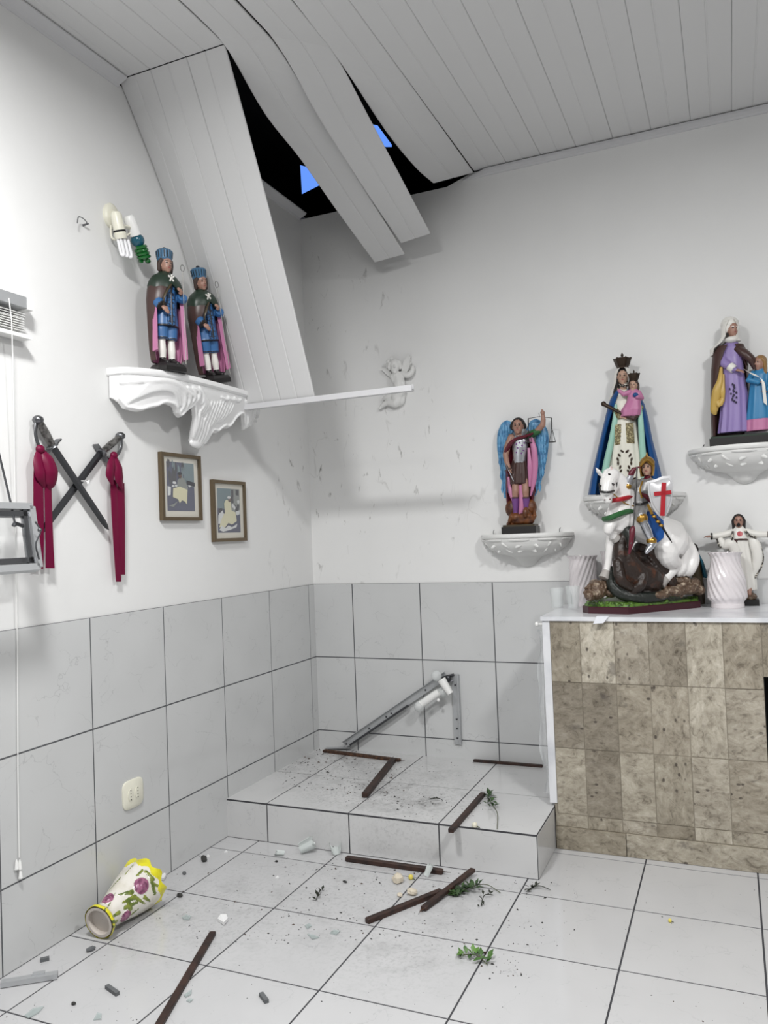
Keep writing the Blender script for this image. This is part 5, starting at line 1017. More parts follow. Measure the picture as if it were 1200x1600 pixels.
pt_ += [(q(1010, 745, .07), (7 * k, 9 * k, 3 * k), 7)]
rd_ = fuse('rider', m, mats, horse, .0028, 2, pt_)
hm = shell([(q(1011, 744, .045), 10 * k, 9 * k, -135, 135, 0), (q(1011, 736, .05), 11 * k, 12 * k, -125, 125, 0), (q(1011, 729, .05), 11.5 * k, 13 * k, -135, 135, 0), (q(1011, 722, .05), 11.5 * k, 13 * k, -179, 179, 0), (q(1011, 716, .05), 8 * k, 9 * k, -179, 179, 0), (q(1010.5, 712, .05), 1.5 * k, 2 * k, -179, 179, 0)], .004); ho = obj('helmet', hm, P_GOLD, horse, True); fn_ = MB(); fn_.tube([q(1010.5, 713, .05), q(1010.5, 707, .05)], [2 * k, .6 * k], 8); fn_.tube(catm([q(1001, 727, .085), q(1011, 718, .10), q(1021, 726, .085)], 3), 1.6 * k, 8); obj('visor_crest', fn_, P_GOLD, ho, True)
# shield with red cross
def sp_(px, py, w_=0): return ay(px, py, -.50 - w_)
shp = [(1011, 752), (1024, 749), (1035, 744), (1047, 743), (1051, 752), (1051.5, 770), (1049, 788), (1043, 803), (1036, 813), (1026, 803), (1018, 790), (1013, 772)]
shd = MB(); rings = []
cx = sum(p[0] for p in shp) / 12; cy_ = sum(p[1] for p in shp) / 12
for (s_, w_) in ((1, -.012), (1, .0), (.86, .002), (.83, .006), (.45, .014), (.02, .018)): rings.append([sp_(cx + (a - cx) * s_, cy_ + (b - cy_) * s_, w_) for a, b in shp])
shd.loft(rings); so = obj('shield', shd, mat('shield_silver', (196, 196, 198), .35, .25), horse, True)
cr = MB(); 
def xbar(a, b, w_): cr.bar(sp_(*a, .020), sp_(*b, .020), w_ * k, .006, up=FR)
xbar((1037.5, 754), (1035, 806), 6.5); xbar((1022, 772), (1049, 769), 6); obj('red_cross', cr, P_RED, so)
ln_ = MB(); ln_.tube([ay(995.5, 730, -.49), ay(992, 790, -.52), ay(989, 829, -.55), ay(986, 850, -.57)], [1.2 * k, 1.3 * k, 1.3 * k, .8 * k], 8); lo = obj('lance', ln_, P_BLACK, horse, True); ts = MB(); pp = [ay(989.5, 822, -.55), ay(988, 828, -.553), ay(987.5, 836, -.556), ay(986, 850, -.56), ay(983, 866, -.56)]; ts.tube(pp, [2 * k, 4.5 * k, 4 * k, 3.5 * k, 1.5 * k], 10); obj('tassel', ts, P_MAROON, lo, True)
sw = MB(); sw.tube([ay(1019, 803, -.50), ay(1034, 822, -.48), ay(1047, 843, -.455), ay(1050, 848, -.45)], [3.5 * k, 3.2 * k, 2.2 * k, .6 * k], 10, flat=.5); wo = obj('scabbard', sw, P_BLACK, horse, True); st_ = MB()
for (a, b) in ((1022, 807), (1028, 815), (1033, 821)): st_.ell(ay(a, b, -.505), (3.4 * k, 2.5 * k, 2.4 * k), 8, 6)
st_.tube([ay(1019, 803, -.50), ay(1012, 788, -.51)], [2.6 * k, 1.8 * k], 8); obj('gold_fitting', st_, P_GOLD, wo, True)
cpe = MB(); T_(cpe, [(1003, 772, .085), (1010, 776, .095), (1016, 784, .09)], (4, 6, 3), 0, 10, .6); T_(cpe, [(994, 758, .0), (998, 775, -.01), (1006, 795, -.01)], (5, 8, 6), 0, 10, .6); obj('cape', cpe, P_MAROON, horse, True)
be = MB(); band(be, [(989, 786, .075), (1000, 788, .105), (1012, 785, .09)], 1.6); obj('belt', be, P_BLACK, horse, True)
sl_ = MB(); band(sl_, [(1004, 752, .09), (1000, 765, .1), (1003, 778, .1)], 1.4); obj('gold_strap', sl_, P_GOLD, horse, True)
# ------------------------------------------------------------------ vases and glasses on the altar
M_CERW = mat('white_ceramic', (226, 220, 222), .16, coat=.4)
def twisted(prof, r0, c, tw_, flutes=18, amp=.045, n=90):
    m = MB(); zs = prof; rings = []
    for i, (z, r, f) in enumerate(zs):
        rings.append([V(c) + V((r * (1 + amp * f * math.cos(flutes * (a + z * tw_))) * math.cos(a), r * (1 + amp * f * math.cos(flutes * (a + z * tw_))) * math.sin(a), z)) for a in (2 * math.pi * j / n for j in range(n))])
    return m, rings
def pot(label, c, H, prof, tw_, name='ribbed_vase'):
    t = thing(name, label, 'vase', tuple(c), 'white ribbed vases on the altar'); P = []
    for i in range(33):
        u = i / 32; 
        for (a, ra), (b, rb) in zip(prof, prof[1:]):
            if a <= u <= b: s_ = (u - a) / (b - a); s_ = s_ * s_ * (3 - 2 * s_); r = ra + (rb - ra) * s_
        P.append((u * H, r, 0 if u < .09 else min(1, (u - .09) * 12)))
    m, rings = twisted(P, 0, c, tw_); top = rings[-1]; inn = [[V(c) + (p - V(c)) * 1.0 - V(((p - V(c)).x, (p - V(c)).y, 0)).normalized() * .006 for p in r] for r in rings[::-1][:20]]
    m.loft(rings + inn); obj('body', m, M_CERW, t, True)
    f = MB(); f.lathe([(prof[0][1] * .9, .0), (prof[0][1] * 1.02, .003), (prof[0][1] * 1.02, H * .07), (prof[0][1] * .95, H * .085)], 40, c); obj('foot', f, M_CERW, t, True)
vc = az(1137, 949, AZ); vc.z = AZ; kv = px_size(vc)
pot('white spiral-ribbed ceramic vase standing in front of the open-armed statue', vc, 86 * kv, [(0, 24 * kv), (.09, 24 * kv), (.2, 28.5 * kv), (.45, 27.5 * kv), (.85, 21 * kv), (.93, 21.5 * kv), (1, 24.5 * kv)], 3.2 / (86 * kv) * .55)
pc = V((1.715, -.11, AZ)); kp = px_size(pc)
pot('white spiral-ribbed ceramic pot behind the two clear glasses left of the horse', pc, 78 * kp, [(0, 16 * kp), (.09, 16 * kp), (.4, 20 * kp), (.8, 20 * kp), (.93, 20 * kp), (1, 22.5 * kp)], -3.2 / (78 * kp) * .5)
pc = V((1.862, -.075, AZ)); pot('white ribbed ceramic vase mostly hidden behind the planted foreleg of the horse', pc, 84 * kp, [(0, 15 * kp), (.09, 15 * kp), (.4, 17 * kp), (.8, 13 * kp), (.93, 14 * kp), (1, 16 * kp)], -.5)
M_GLASS = mat('clear_glass', (235, 240, 240), .03, alpha=.20, spec=.8)
for (px, py, r0, r1, h, lab) in ((871, 950, 9, 11, 31, 'clear glass tumbler at the left end of the altar top'), (896, 952, 8.5, 11.5, 36, 'clear glass tumbler closer to the horseman base on the altar top')):
    c = az(px, py, AZ); c.z = AZ + .001; kk = px_size(c); t = MB()
    t.lathe([(r0 * kk, 0), (r1 * kk, h * kk), ((r1 - .7) * kk, h * kk), ((r0 - .6) * kk, 2 * kk), (.2 * kk, 2 * kk)], 28, c); tag(obj('glass_tumbler', t, M_GLASS, None, True, origin=c), lab, 'glass', 'clear glasses on the altar')
# ------------------------------------------------------------------ plaster cherub on the wall
ck = px_size((.64, 0, 2.45)); cy = lambda px, py, w=0.0: ay(px, py, -w)
cb = thing('cherub_relief', 'white plaster cherub relief on the back wall behind the jutting channel strip', 'relief', tuple(cy(623, 630)))
M_CHER = mat('white_plaster_cast', (226, 226, 224), .55)
m = MB(); 
def C_(pts, r_, n=12, mb=None): pp = catm([cy(*p) for p in pts], 4); (mb or m).tube(pp, rad(*[x * ck for x in r_])(len(pp)), n, round_=True)
pt_ = []; head(m, pt_, cy(617, 573, .045), 23 * ck, (.35, -1, -.15), 0, 0, 'short')
for i in range(16): a = R7.uniform(0, 2 * math.pi); rr_ = R7.uniform(.7, 1.05); m.ell(cy(615 + 11 * rr_ * math.cos(a), 569 + 9 * rr_ * math.sin(a) - 1, .045), 3 * ck, 7, 6)
C_([(622, 588, .03), (624, 598, .035), (625, 610, .035), (620, 620, .03)], (8, 9.5, 9.5, 9)); C_([(614, 588, .035), (618, 597, .045), (630, 599, .045)], (5, 4.5, 3.5)); C_([(629, 584, .03), (638, 586, .035), (644, 580, .03), (645, 574, .03)], (5, 4.8, 4, 3)); hand(m, cy(645, 574, .03), (.1, 0, 1), (0, -1, 0), 6 * ck, 0)
C_([(622, 622, .03), (618, 630, .035), (606, 629, .03), (597, 634, .025)], (8, 7, 4.8, 3.5)); C_([(616, 618, .025), (606, 620, .025), (600, 623, .02)], (7, 5, 3)); C_([(597, 634, .025), (593, 639, .025)], (3.2, 2)); C_([(629, 618, .02), (626, 628, .02), (618, 632, .02)], (5, 6, 4))
fuse('body', m, [M_CHER, M_CHER], cb, .0032, 1)
for pts, lab in (([(612, 590), (606, 586), (597, 577), (602, 576), (609, 577), (613, 582)], 0), ([(630, 582), (631, 571), (634, 563), (642, 556), (643, 566), (641, 577), (638, 583)], 1)):
    wg = MB(); wg.prism([cy(a, b, .004) for a, b in pts], (0, -.026, 0)); w_o = obj('wing', wg, M_CHER, cb); fe = MB()
    for i in range(4): a, b = pts[0], pts[2 + (i % 3)]; fe.tube([cy(a[0] + (i - 1.5) * 1.2, a[1], .02), cy((a[0] + b[0]) / 2, (a[1] + b[1]) / 2, .024), cy(b[0], b[1], .02)], [1.2 * ck, 1.8 * ck, .8 * ck], 6)
    fo = obj('feather', fe, M_CHER, w_o, True); fo['kind'] = 'stuff'
# ------------------------------------------------------------------ fallen flower vase on the floor
M_VW = mat('vase_glaze', (226, 222, 214), .2, coat=.4, var=(14, (206, 200, 184), .45, .7)); M_VY = mat('vase_yellow', (222, 214, 44), .2, coat=.4, var=(30, (196, 186, 40), .45, .7)); M_VP = mat('vase_rose', (158, 98, 128), .25, coat=.4, var=(60, (112, 58, 88), .45, .62)); M_VG = mat('vase_leaf', (132, 142, 58), .25, coat=.4, var=(40, (88, 104, 44), .42, .6)); M_VIN = mat('vase_bisque', (196, 188, 180), .7)
F0, F1 = V((.146, -2.075, .068)), V((.130, -1.80, .106)); vd = (F1 - F0).normalized(); vs_ = vd.cross(UPZ).normalized(); vu = vs_.cross(vd); VL = (F1 - F0).length
vase = thing('fallen_vase', 'cracked ceramic vase with pink roses and yellow rim lying on the floor by the wall', 'vase', (.15, -1.94, 0))
prof = [(0, .066), (.03, .068), (.06, .064), (.10, .053), (.16, .051), (.3, .060), (.5, .074), (.7, .088), (.86, .097), (.94, .103), (1, .106)]
def vr(u):
    for (a, b), (c, d) in zip(prof, prof[1:]):
        if a <= u <= c: return b + (d - b) * (u - a) / (c - a)
def vpt(u, a, dr=0.0, wave=True):
    r = vr(min(1, u)) * (1 + (  .035 * math.cos(9 * a) * max(0, (u - .8) / .2) if wave else 0) + .012 * math.cos(7 * a + u * 2)) + dr
    e = .010 * math.cos(9 * a + 1.5) * max(0, (u - .85) / .15)
    return F0 + vd * (u * VL + e) + vs_ * (r * math.cos(a)) + vu * (r * math.sin(a))
nU, nA = 96, 160
hits = []
tmp = MB(); tmp.loft([[vpt(i / nU, 2 * math.pi * j / nA) for j in range(nA)] for i in range(nU + 1)], 0, False); bv = BVHTree.FromPolygons([tuple(p) for p in tmp.v], tmp.f)
def hit(px, py):
    h = bv.ray_cast(CAM, ray(px, py).normalized()); return h[0] if h[0] else None
roses = [(hit(221, 1384), .034), (hit(196, 1432), .026), (hit(168, 1404), .026)]; leaves_ = []
for (x0_, y0_, x1_, y1_, r0_, r1_) in ((186, 1398, 206, 1394, .004, .010), (192, 1410, 210, 1402, .004, .011), (196, 1418, 214, 1410, .009, .006), (204, 1420, 200, 1408, .010, .009), (226, 1412, 214, 1404, .004, .008), (234, 1408, 226, 1402, .004, .008), (236, 1372, 242, 1396, .008, .008), (228, 1362, 240, 1374, .008, .006), (222, 1360, 214, 1368, .006, .005), (246, 1384, 240, 1382, .005, .008), (172, 1390, 188, 1372, .003, .005), (168, 1418, 180, 1396, .003, .003), (158, 1428, 172, 1412, .004, .003), (176, 1432, 186, 1426, .005, .008), (172, 1440, 182, 1440, .004, .008), (176, 1448, 186, 1446, .004, .007), (206, 1428, 216, 1420, .006, .003), (204, 1436, 214, 1430, .005, .003), (196, 1366, 208, 1352, .003, .004)):
    for i in range(9):
        t_ = i / 8; h_ = hit(x0_ + (x1_ - x0_) * t_, y0_ + (y1_ - y0_) * t_)
        if h_: leaves_.append((h_, r0_ + (r1_ - r0_) * t_))
roses = [r for r in roses if r[0]]; leaves_ = [r for r in leaves_ if r[0]]
bm_ = MB(); ring_s = []
for i in range(nU + 1):
    rg_ = []
    for j in range(nA):
        a = 2 * math.pi * j / nA; p = vpt(i / nU, a); dr = 0
        for c, r in roses:
            d = (p - c).length
            if d < r: dr = max(dr, .007 * (1 - (d / r) ** 2) + .0016 * math.cos(d / r * 14))
        for c, r in leaves_:
            d = (p - c).length
            if d < r: dr = max(dr, .003 * (1 - (d / r) ** 2))
        rg_.append(vpt(i / nU, a, dr))
    ring_s.append(rg_)
inner = [[vpt(u, 2 * math.pi * j / nA, -.006) for j in range(nA)] for u in (1, .8, .5, .2, .12)]
bm_.loft(ring_s + inner, 0, False)
for fi, f in enumerate(bm_.f):
    if len(f) > 4: bm_.m[fi] = 4; continue
    c = sum((bm_.v[i] for i in f), V((0, 0, 0))) / 4; u = (c - F0).dot(vd) / VL
    row = fi // nA
    if row >= nU: bm_.m[fi] = 0 if row < nU + 1 else 4; continue
    mi = 0
    if u < .065 or u > .90 - .03 * math.cos(9 * math.atan2((c - F0).dot(vu), (c - F0).dot(vs_))): mi = 1
    for q_, r in leaves_:
        if (c - q_).length < r: mi = 3
    for q_, r in roses:
        if (c - q_).length < r * .95: mi = 2
    bm_.m[fi] = mi
obj('body', bm_, [M_VW, M_VY, M_VP, M_VG, M_VIN], vase, True)
ft = MB(); ft.loft([[F0 + vd * (.022 - .002 * (k_ > .5)) + vs_ * (.055 * k_ * math.cos(a)) + vu * (.055 * k_ * math.sin(a)) for a in (2 * math.pi * j / 40 for j in range(40))] for k_ in (1, .02)], 0, False); ft.loft([[F0 + vd * t_ + vs_ * (r * math.cos(a)) + vu * (r * math.sin(a)) for a in (2 * math.pi * j / 40 for j in range(40))] for t_, r in ((-.001, .052), (.021, .050))], 0, False); ft.loft([[F0 + vd * (-.001) + vs_ * (r * math.cos(a)) + vu * (r * math.sin(a)) for a in (2 * math.pi * j / 40 for j in range(40))] for r in (.061, .05)], 0, False); obj('foot_recess', ft, M_VIN, vase)
# ------------------------------------------------------------------ dark wooden battens
M_WOOD = mat('dark_brown_wood', (58, 36, 28), .55, var=(30, (34, 20, 16), .4, .65)); M_WOODS = mat('splintered_wood', (88, 60, 42), .8, var=(60, (48, 30, 22), .4, .6))
def batten(label, a, b, w_, h, group='dark wooden battens', splint=None, light=False):
    a, b = V(a), V(b); d = (b - a).normalized(); t = thing('wooden_batten', label, 'wood strip', tuple(a), group)
    sd = d.cross(UPZ).normalized(); up = sd.cross(d); m = MB(); rings = []
    for f, k_ in ((0, .8), (.012, 1), (.3, 1), (.65, .98), (.988, 1), (1, .8)):
        c = a + (b - a) * f + up * h / 2; rings.append([c + sd * (x * w_ / 2 * k_) + up * (z * h / 2 * k_) for x, z in ((-1, -.8), (-.8, -1), (.8, -1), (1, -.8), (1, .8), (.8, 1), (-.8, 1), (-1, .8))])
    m.loft(rings); obj('strip', m, M_WOODS if light else M_WOOD, t)
    if splint is not None:
        e, dd = (a, -d) if splint == 0 else (b, d)
        for i in range(3): s_ = MB(); o = sd * (i - 1) * w_ * .28 + up * h * (.3 + .2 * i); s_.tube([e + o - dd * .03, e + o + dd * (.012 + .014 * ((i * 7) % 3))], [w_ * .14, .0006], 5); obj('splinter', s_, M_WOODS, t)
    return t
fl = lambda px, py, z=0.0: az(px, py, z)
ST = STEP_H
batten('dark wooden batten on the floor at the bottom edge, right of the fallen vase', fl(333, 1460), fl(247, 1608), .026, .014)
batten('dark wooden batten on the floor along the foot of the step riser', fl(541, 1345), fl(692, 1366), .026, .022, splint=1)
batten('wooden batten with the lower end of the crossed floor pair, under its neighbour', fl(573, 1443), fl(690, 1396), .026, .02)
s4a, s4b = fl(661, 1424), fl(740, 1369); s4a.z, s4b.z = .002, .021
batten('splintered wooden batten lying across its neighbour on the floor, pointing at the altar', s4a, s4b, .026, .016, splint=0)
batten('frayed brown batten lying along the back wall on the step, under the metal strip', fl(506, 1175, ST), fl(625, 1190, ST), .03, .016, splint=1, light=True)
batten('split brown batten on the step pointing from the back wall towards the room', fl(615, 1190, ST), fl(570, 1247, ST), .034, .026, splint=0)
batten('thin dark batten lying against the back wall on the step beside the altar', fl(740, 1190, ST), fl(848, 1199, ST), .022, .014)
batten('dark batten on the step jutting over its front edge beside a leafy sprig', fl(755, 1243, ST), fl(704, 1302, ST), .026, .018)
# ------------------------------------------------------------------ fallen lamp rail against the back wall
rail = thing('fallen_lamp_rail', 'fallen metal lamp rail leaning on the back wall tiles with white sockets and clear bulbs', 'lamp', tuple(fl(545, 1172, ST)))
a_, b_ = V((.205, -.05, ST + .043)), V((.885, -.03, .688)); d_ = (b_ - a_).normalized(); n_ = V((0, -1, 0)); u_ = n_.cross(d_).normalized(); 
if u_.z < 0: u_ = -u_
m = MB(); m.bar(a_, b_, .003, .042, up=u_); m.bar(a_ + u_ * .02 + n_ * .012, b_ + u_ * .02 + n_ * .012, .026, .003, up=u_); ro = obj('rail', m, M_ALU, rail)
m = MB()
for f in (.02, .25, .42, .47, .8): m.ell(a_.lerp(b_, f) + n_ * .004 - u_ * .004, (.006, .004, .006), 8, 6)
obj('screw', m, M_DKSTEEL, ro)
m = MB(); m.bar(a_.lerp(b_, .05) + n_ * .01 - u_ * .022, a_.lerp(b_, .62) + n_ * .01 - u_ * .022, .02, .012, up=u_); obj('dark_channel', m, M_DKSTEEL, ro)
m = MB(); m.bar(V((.935, -.014, .69)), V((.937, -.02, .285)), .045, .006, up=(0, -1, 0)); m.bar(V((.953, -.022, .69)), V((.955, -.028, .285)), .006, .02, up=(0, -1, 0)); vo = obj('hanging_strip', m, M_ALU, rail)
for zz in (.63, .43, .375, .32): m = MB(); m.ell((.934, -.024, zz), (.006, .003, .006), 8, 6); obj('hole', m, M_DKSTEEL, vo)
m = MB(); m.bar(V((.06, -.024, ST + .004)), V((.23, -.026, ST + .02)), .03, .004); obj('foot_strip', m, M_ALU, rail)
m = MB(); m.tube([V((.84, -.03, .665)), V((.93, -.03, .69))], .008, 8); m.tube([V((.87, -.05, .64)), V((.925, -.03, .655))], .006, 8); m.ell((.9, -.045, .67), (.016, .014, .02), 8, 6); obj('joint', m, M_DKSTEEL, rail, True)
s1a, s1b = ay(686, 1081, -.09), ay(660, 1099, -.10); m = MB(); m.tube([s1a, s1a.lerp(s1b, .2), s1b], [.02, .022, .022], 16); m.tube([s1b, s1b + (s1b - s1a) * .22], [.022, .026], 16); so = obj('socket', m, M_WPLAST, rail, True); m = MB(); m.ell(ay(685, 1094, -.10), .010, 10, 8); obj('socket_screw', m, M_WPLAST, so, True)
M_BULB = mat('bulb_glass', (225, 228, 228), .08, alpha=.55, spec=.7)
m = MB(); m.ell(ay(655, 1104, -.105), (.031, .031, .031), 18, 12); obj('bulb', m, M_BULB, rail, True)
s2a, s2b = ay(690, 1062, -.085), ay(704, 1084, -.095); m = MB(); m.tube([s2a, s2b], [.026, .018], 16); obj('socket', m, M_WPLAST, rail, True); m = MB(); m.ell(ay(682, 1056, -.085), (.032, .032, .032), 18, 12); obj('bulb', m, M_BULB, rail, True); m = MB(); m.ell(ay(692, 1081, -.06), (.036, .03, .03), 18, 12); obj('bulb', m, M_BULB, rail, True)
tb = MB(); a_, b_ = fl(2, 1537, .012), fl(90, 1523, .012); tb.bar(a_, b_, .026, .018); tb.bar(a_.lerp(b_, .5) + V((0, .012, .006)), a_.lerp(b_, .72) + V((0, .012, .006)), .02, .016); tag(obj('metal_profile', tb, M_ALU, None, origin=a_), 'short broken aluminium profile on the floor at the left edge', 'metal strip')
# ------------------------------------------------------------------ torn sprigs and flowers
M_LEAF = mat('green_leaf', (58, 86, 42), .5, var=(30, (34, 56, 28), .4, .6)); M_LEAFB = mat('bright_leaf', (92, 132, 58), .5, var=(30, (58, 92, 40), .4, .6)); M_STEM = mat('green_stem', (72, 78, 46), .6); M_DRY = mat('dark_dry_leaf', (36, 40, 28), .7)
RL = random.Random(21)
def sprig(label, stem, z, nl, spread, ll, m_leaf, lift=.012, r=.0022, name='leafy_sprig'):
    p = catm([fl(a, b, z) + V((0, 0, .004 + (lift if 0 < i < len(stem) - 1 else .001))) for i, (a, b) in enumerate(stem)], 6); t = thing(name, label, 'plant', (p[0].x, p[0].y, z), 'torn sprigs'); m = MB(); m.tube(p, rad(r, r * .7)(len(p)), 6); obj('stem', m, M_STEM if m_leaf != M_DRY else M_DRY, t, True)
    for i in range(nl):
        b = p[int(RL.uniform(0, spread) * (len(p) - 1))]; a = RL.uniform(0, 2 * math.pi); el = RL.uniform(-.1, .8); d = V((math.cos(a) * math.cos(el), math.sin(a) * math.cos(el), math.sin(el))); L = ll * RL.uniform(.6, 1.2); s_ = d.cross(UPZ).normalized(); u = s_.cross(d); b = V((b.x + RL.uniform(-.5, .5) * ll, b.y + RL.uniform(-.5, .5) * ll, max(b.z, z + .004))); tipz = max(z + .003, (b + d * L).z)
        mid = b + d * L * .5 + u * L * .08; tip = V(((b + d * L).x, (b + d * L).y, tipz)); m = MB(); m.add([b, mid + s_ * L * .24, mid + u * .001, mid - s_ * L * .24, tip, mid - u * .0015], [(0, 1, 2), (0, 2, 3), (1, 4, 2), (2, 4, 3), (0, 5, 1), (0, 3, 5), (1, 5, 4), (3, 4, 5)]); obj('leaf', m, m_leaf, t, True)
    return t
sprig('leafy sprig with a long bare stem on the step beside the jutting batten', [(762, 1243), (766, 1258), (777, 1275), (777, 1297)], ST, 34, .55, .035, M_LEAF)
sprig('dense dark green torn sprig on the floor right of the crossed battens', [(712, 1400), (735, 1392), (760, 1388), (782, 1397)], 0, 75, .5, .036, M_LEAF)
sprig('small drooping sprig on the floor just below the dense dark green one', [(752, 1417), (757, 1405), (770, 1400)], 0, 7, 1, .022, M_DRY)
sprig('bright green sprig lying alone on the open floor, lowest of the sprigs', [(724, 1494), (745, 1500), (762, 1510)], 0, 26, 1, .036, M_LEAFB)
sprig('small dark sprig on the floor in front of the step corner beside the altar', [(825, 1392), (842, 1390), (860, 1392)], 0, 8, .6, .03, M_DRY)
sprig('tiny dark sprig on the floor left of the crossed battens', [(500, 1392), (499, 1400), (494, 1408)], 0, 9, 1, .024, M_DRY)
sprig('tiny dark twig in the middle of the step top', [(672, 1250), (684, 1252), (692, 1252)], ST, 7, .5, .014, M_DRY)
M_PETAL = mat('pale_petal', (226, 222, 204), .6); M_PETY = mat('yellow_petal', (222, 206, 96), .6)
def flower(label, c, r, m_p):
    t = thing('fallen_flower', label, 'flower', (c.x, c.y, c.z), 'fallen flowers'); m = MB(); m.ell(c + V((0, 0, r * .8)), (r * .6, r * .6, r * .75), 10, 8); obj('bud', m, m_p, t, True)
    for i in range(6): a = i * 1.05; m = MB(); m.ell(c + V((math.cos(a) * r * .55, math.sin(a) * r * .55, r * .7)), (r * .5, r * .16, r * .62), 8, 6, Matrix.Rotation(a + 1.57, 3, 'Z')); obj('petal', m, m_p, t, True)
    m = MB(); m.tube([c + V((r * .3, 0, r * .5)), c + V((r * 1.5, -.004, .004))], r * .14, 6); obj('stem', m, M_STEM, t, True)
flower('pale withered rosebud on the front edge of the step', fl(742, 1293, ST), .016, M_PETAL); flower('small yellow flower head on the floor in front of the riser batten', fl(642, 1374), .014, M_PETY); flower('single yellow petal cluster alone on the floor at the right', fl(1047, 1441), .009, M_PETY)
# ------------------------------------------------------------------ broken pieces
def shard(name, label, px, z, th, m_, cat, group, lift=0.0, tilt=0.0):
    pts = [fl(a, b, z) + V((0, 0, .0008 + lift + tilt * i / len(px))) for i, (a, b) in enumerate(px)]; m = MB(); m.prism(pts, (0, 0, th)); return tag(obj(name, m, m_, None, origin=pts[0]), label, cat, group)
M_CHUNK = mat('cream_ceramic', (206, 196, 178), .6, bump=(40, .5, .004)); M_GREYC = mat('grey_rubble', (96, 98, 100), .8); M_DKC = mat('dark_rubble', (52, 52, 50), .8); M_WSH = mat('white_shard', (230, 230, 230), .25); M_GSH = mat('glass_shard', (190, 202, 200), .06, alpha=.45, spec=.8); M_GSH2 = mat('frosted_glass_piece', (214, 220, 218), .3, alpha=.6, spec=.6)
def rock(name, label, px, py, r, m_, cat, group, z=0.0, sq=(1, .75, .6)):
    c = fl(px, py, z) + V((0, 0, r * sq[2] * .8)); m = MB(); m.ell(c, (r * sq[0], r * sq[1], r * sq[2]), 9, 6, Matrix.Rotation(RL.uniform(0, 3), 3, 'Z')); m.v = [c + (p - c) * RL.uniform(.85, 1.12) for p in m.v]
    for p in m.v: p.z = max(p.z, z + .0005)
    return tag(obj(name, m, m_, None, origin=(c.x, c.y, z)), label, cat, group)
rock('ceramic_chunk', 'large cream ceramic chunk on the floor below the riser batten', 622, 1378, .034, M_CHUNK, 'rubble', 'cream chunks'); rock('ceramic_chunk', 'cream ceramic chunk on the floor just above the crossed battens', 644, 1398, .026, M_CHUNK, 'rubble', 'cream chunks'); rock('ceramic_chunk', 'yellowish crumb of dried plaster by the small yellow flower head', 625, 1401, .015, M_CHUNK, 'rubble', 'cream chunks')
rock('stone_fragment', 'dark stone fragment on the floor at the wall, near the step corner', 319, 1346, .020, M_DKC, 'rubble', 'dark fragments', 0, (1, .7, .8)); rock('stone_fragment', 'small dark stone fragment on the floor between vase and wall', 288, 1366, .012, M_GREYC, 'rubble', 'dark fragments'); rock('stone_fragment', 'dark flat fragment on the floor just right of the vase rim', 281, 1401, .017, M_DKC, 'rubble', 'dark fragments', 0, (1, .6, .5)); rock('stone_fragment', 'grey wedge fragment on the floor in front of the vase foot', 142, 1486, .016, M_GREYC, 'rubble', 'dark fragments', 0, (1.2, .6, .6)); rock('stone_fragment', 'tiny grey cube of rubble on the floor at lower left', 115, 1570, .009, M_DKC, 'rubble', 'dark fragments'); rock('stone_fragment', 'small dark fragment by the broken tumbler pieces', 432, 1347, .008, M_DKC, 'rubble', 'dark fragments'); rock('stone_fragment', 'small black oblong crumb on the floor left of the crossed battens', 539, 1379, .010, M_DKC, 'rubble', 'dark fragments', 0, (1.3, .6, .5))
for lab, (a, b), (c, d) in (('short grey mortar stick on the floor near the aluminium profile', (63, 1503), (77, 1500)), ('short grey mortar stick on the open floor at lower left', (167, 1544), (184, 1556)), ('short grey mortar stick on the floor right of the bottom batten', (408, 1556), (417, 1568)), ('thin dark red sliver on the floor above the bright green sprig', (743, 1489), (760, 1490))):
    m = MB(); p0, p1 = fl(a, b), fl(c, d); h_ = .012 if 'red' not in lab else .005; m.bar(p0 + V((0, 0, h_ / 2 + .0005)), p1 + V((0, 0, h_ / 2 + .0005)), h_ * 1.2, h_); tag(obj('mortar_stick', m, M_GREYC if 'red' not in lab else M_WOOD, None, origin=p0), lab, 'rubble', 'small sticks of rubble')
shard('ceramic_shard', 'white ceramic shard with black edge standing near the end of the bottom batten', [(340, 1440), (350, 1447), (356, 1441), (354, 1436), (345, 1437)], 0, .012, M_WSH, 'shard', 'white shards', 0, .012); shard('ceramic_shard', 'white ceramic shard on the floor against the wall behind the vase rim', [(247, 1374), (256, 1377), (260, 1371), (254, 1368)], 0, .010, M_WSH, 'shard', 'white shards', 0, .01); shard('ceramic_shard', 'tiny white shard on the floor at the step corner', [(350, 1333), (356, 1333), (354, 1330)], 0, .006, M_WSH, 'shard', 'white shards'); shard('ceramic_shard', 'small white shard on the floor in the middle tile row', [(430, 1373), (436, 1373), (434, 1370)], 0, .005, M_WSH, 'shard', 'white shards'); shard('ceramic_shard', 'white chip beside the dark stone fragment at the wall', [(323, 1340), (328, 1339), (325, 1336)], 0, .005, M_WSH, 'shard', 'white shards')
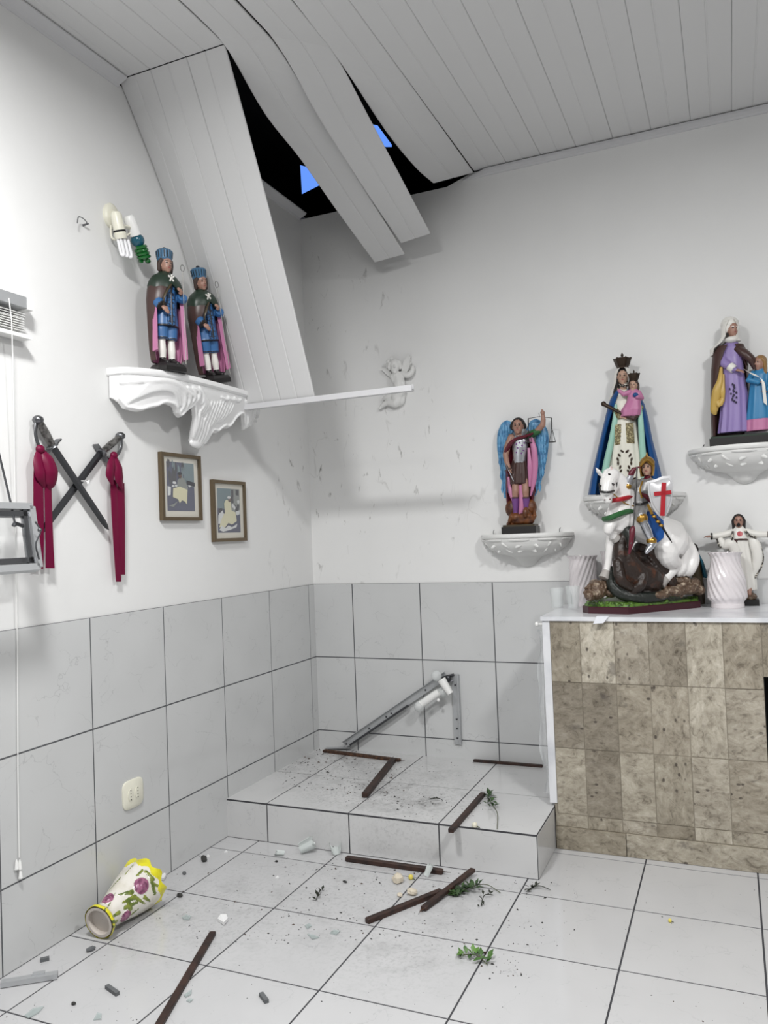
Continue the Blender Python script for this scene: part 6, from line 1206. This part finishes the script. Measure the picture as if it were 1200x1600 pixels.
for lab, px in (('flat glass shard, upper left of three on the middle floor tile', [(476, 1447), (484, 1444), (487, 1448), (480, 1453)]), ('flat pointed glass shard, lowest of three on the middle floor tile', [(480, 1460), (490, 1462), (499, 1466), (488, 1469)]), ('flat glass shard, rightmost of three on the middle floor tile', [(515, 1459), (522, 1454), (532, 1456), (526, 1462)]), ('large greenish glass shard on the floor at the lower left edge', [(38, 1588), (52, 1577), (69, 1574), (60, 1584), (44, 1593)]), ('bluish glass shard standing on the floor at the bottom left', [(146, 1595), (152, 1584), (159, 1586), (158, 1594)]), ('small greenish glass shard beside the bottom batten', [(287, 1556), (300, 1547), (299, 1555), (290, 1560)]), ('clear glass shard ring on the floor right of the vase', [(284, 1434), (291, 1430), (299, 1433), (296, 1438), (287, 1438)]), ('small clear glass sliver beside the bottom batten, nearer the camera', [(291, 1565), (296, 1561), (302, 1563), (297, 1568)])): shard('glass_shard', lab, px, 0, .003, M_GSH, 'glass shard', 'flat glass shards', 0, .003)
def glass_piece(label, px, py, r, h, ang, rot, extra=None):
    c = fl(px, py); m = MB(); R_ = Matrix.Rotation(rot[0], 3, 'Z') @ Matrix.Rotation(rot[1], 3, 'Y'); n = 14; rings = []
    for i in range(6):
        z = h * i / 5; rr = r * (.8 + .2 * i / 5); o = []; inn = []
        for j in range(n + 1): a = math.radians(ang) * (j / n - .5); jag = h * .12 * math.sin(j * 2.1) * (i / 5); o.append(R_ @ V((rr * math.cos(a), rr * math.sin(a), z + jag))); inn.append(R_ @ V(((rr - .003) * math.cos(a), (rr - .003) * math.sin(a), z + jag)))
        rings.append(o + inn[::-1])
    m.loft(rings); mz = min(p.z for p in m.v); m.v = [p + c - V((0, 0, mz - .0006)) for p in m.v]; return tag(obj('broken_glass', m, M_GSH2, None, True, origin=c), label, 'broken glass', 'broken tumbler pieces')
glass_piece('large curved broken tumbler piece on the floor against the riser', 468, 1334, .034, .07, 250, (.6, 1.2)); glass_piece('smaller curved broken glass piece on the floor left of the riser batten', 526, 1338, .028, .05, 220, (2.2, 1.0)); glass_piece('pointed clear glass splinter on the floor at the end of the riser batten', 663, 1372, .024, .05, 120, (1.0, .5)); glass_piece('low clear glass curve on the floor trailing left of the large piece', 445, 1336, .030, .04, 120, (3.5, 1.4))
# uncountable crumbs and grit
gr = MB(); RG = random.Random(99)
def crumbs(n, box, z, s0, s1):
    for _ in range(n):
        px, py = RG.uniform(box[0], box[2]), RG.uniform(box[1], box[3]); c = fl(px, py, z)
        if z > 0 and (c.y > -.02 or c.y < -STEP_D + .02 or c.x < .02): continue
        if z == 0 and (c.x < .02 or (c.y > -STEP_D - .02 and c.x < STEP_X + .02) or c.y > -.67): continue
        s = RG.uniform(s0, s1) * (.5 + RG.random() ** 2); a = RG.uniform(0, 6.3); e = V((math.cos(a), math.sin(a), 0)) * s; f = V((-math.sin(a), math.cos(a), 0)) * s * RG.uniform(.3, .8); h = s * RG.uniform(.3, .8)
        gr.add([c - e, c + f, c + e, c - f, c + V((0, 0, h)) + e * .2], [(0, 1, 4), (1, 2, 4), (2, 3, 4), (3, 0, 4), (0, 3, 2, 1)], RG.choice((0, 0, 0, 1)))
crumbs(230, (440, 1165, 560, 1235), ST, .003, .009); crumbs(130, (540, 1185, 640, 1260), ST, .003, .008); crumbs(100, (620, 1180, 760, 1280), ST, .002, .007)
crumbs(170, (440, 1340, 680, 1470), 0, .002, .007); crumbs(130, (240, 1330, 460, 1480), 0, .002, .006); crumbs(110, (660, 1360, 900, 1480), 0, .002, .006); crumbs(40, (740, 1490, 830, 1530), 0, .002, .005); crumbs(120, (0, 1420, 700, 1600), 0, .0012, .0035); crumbs(90, (700, 1360, 1200, 1600), 0, .0012, .0035)
o = obj('floor_grit', gr, [M_DKC, mat('brown_grit', (74, 60, 50), .8)]); tag(o, 'scattered dark crumbs and grit over the floor and step', 'debris', kind='stuff')
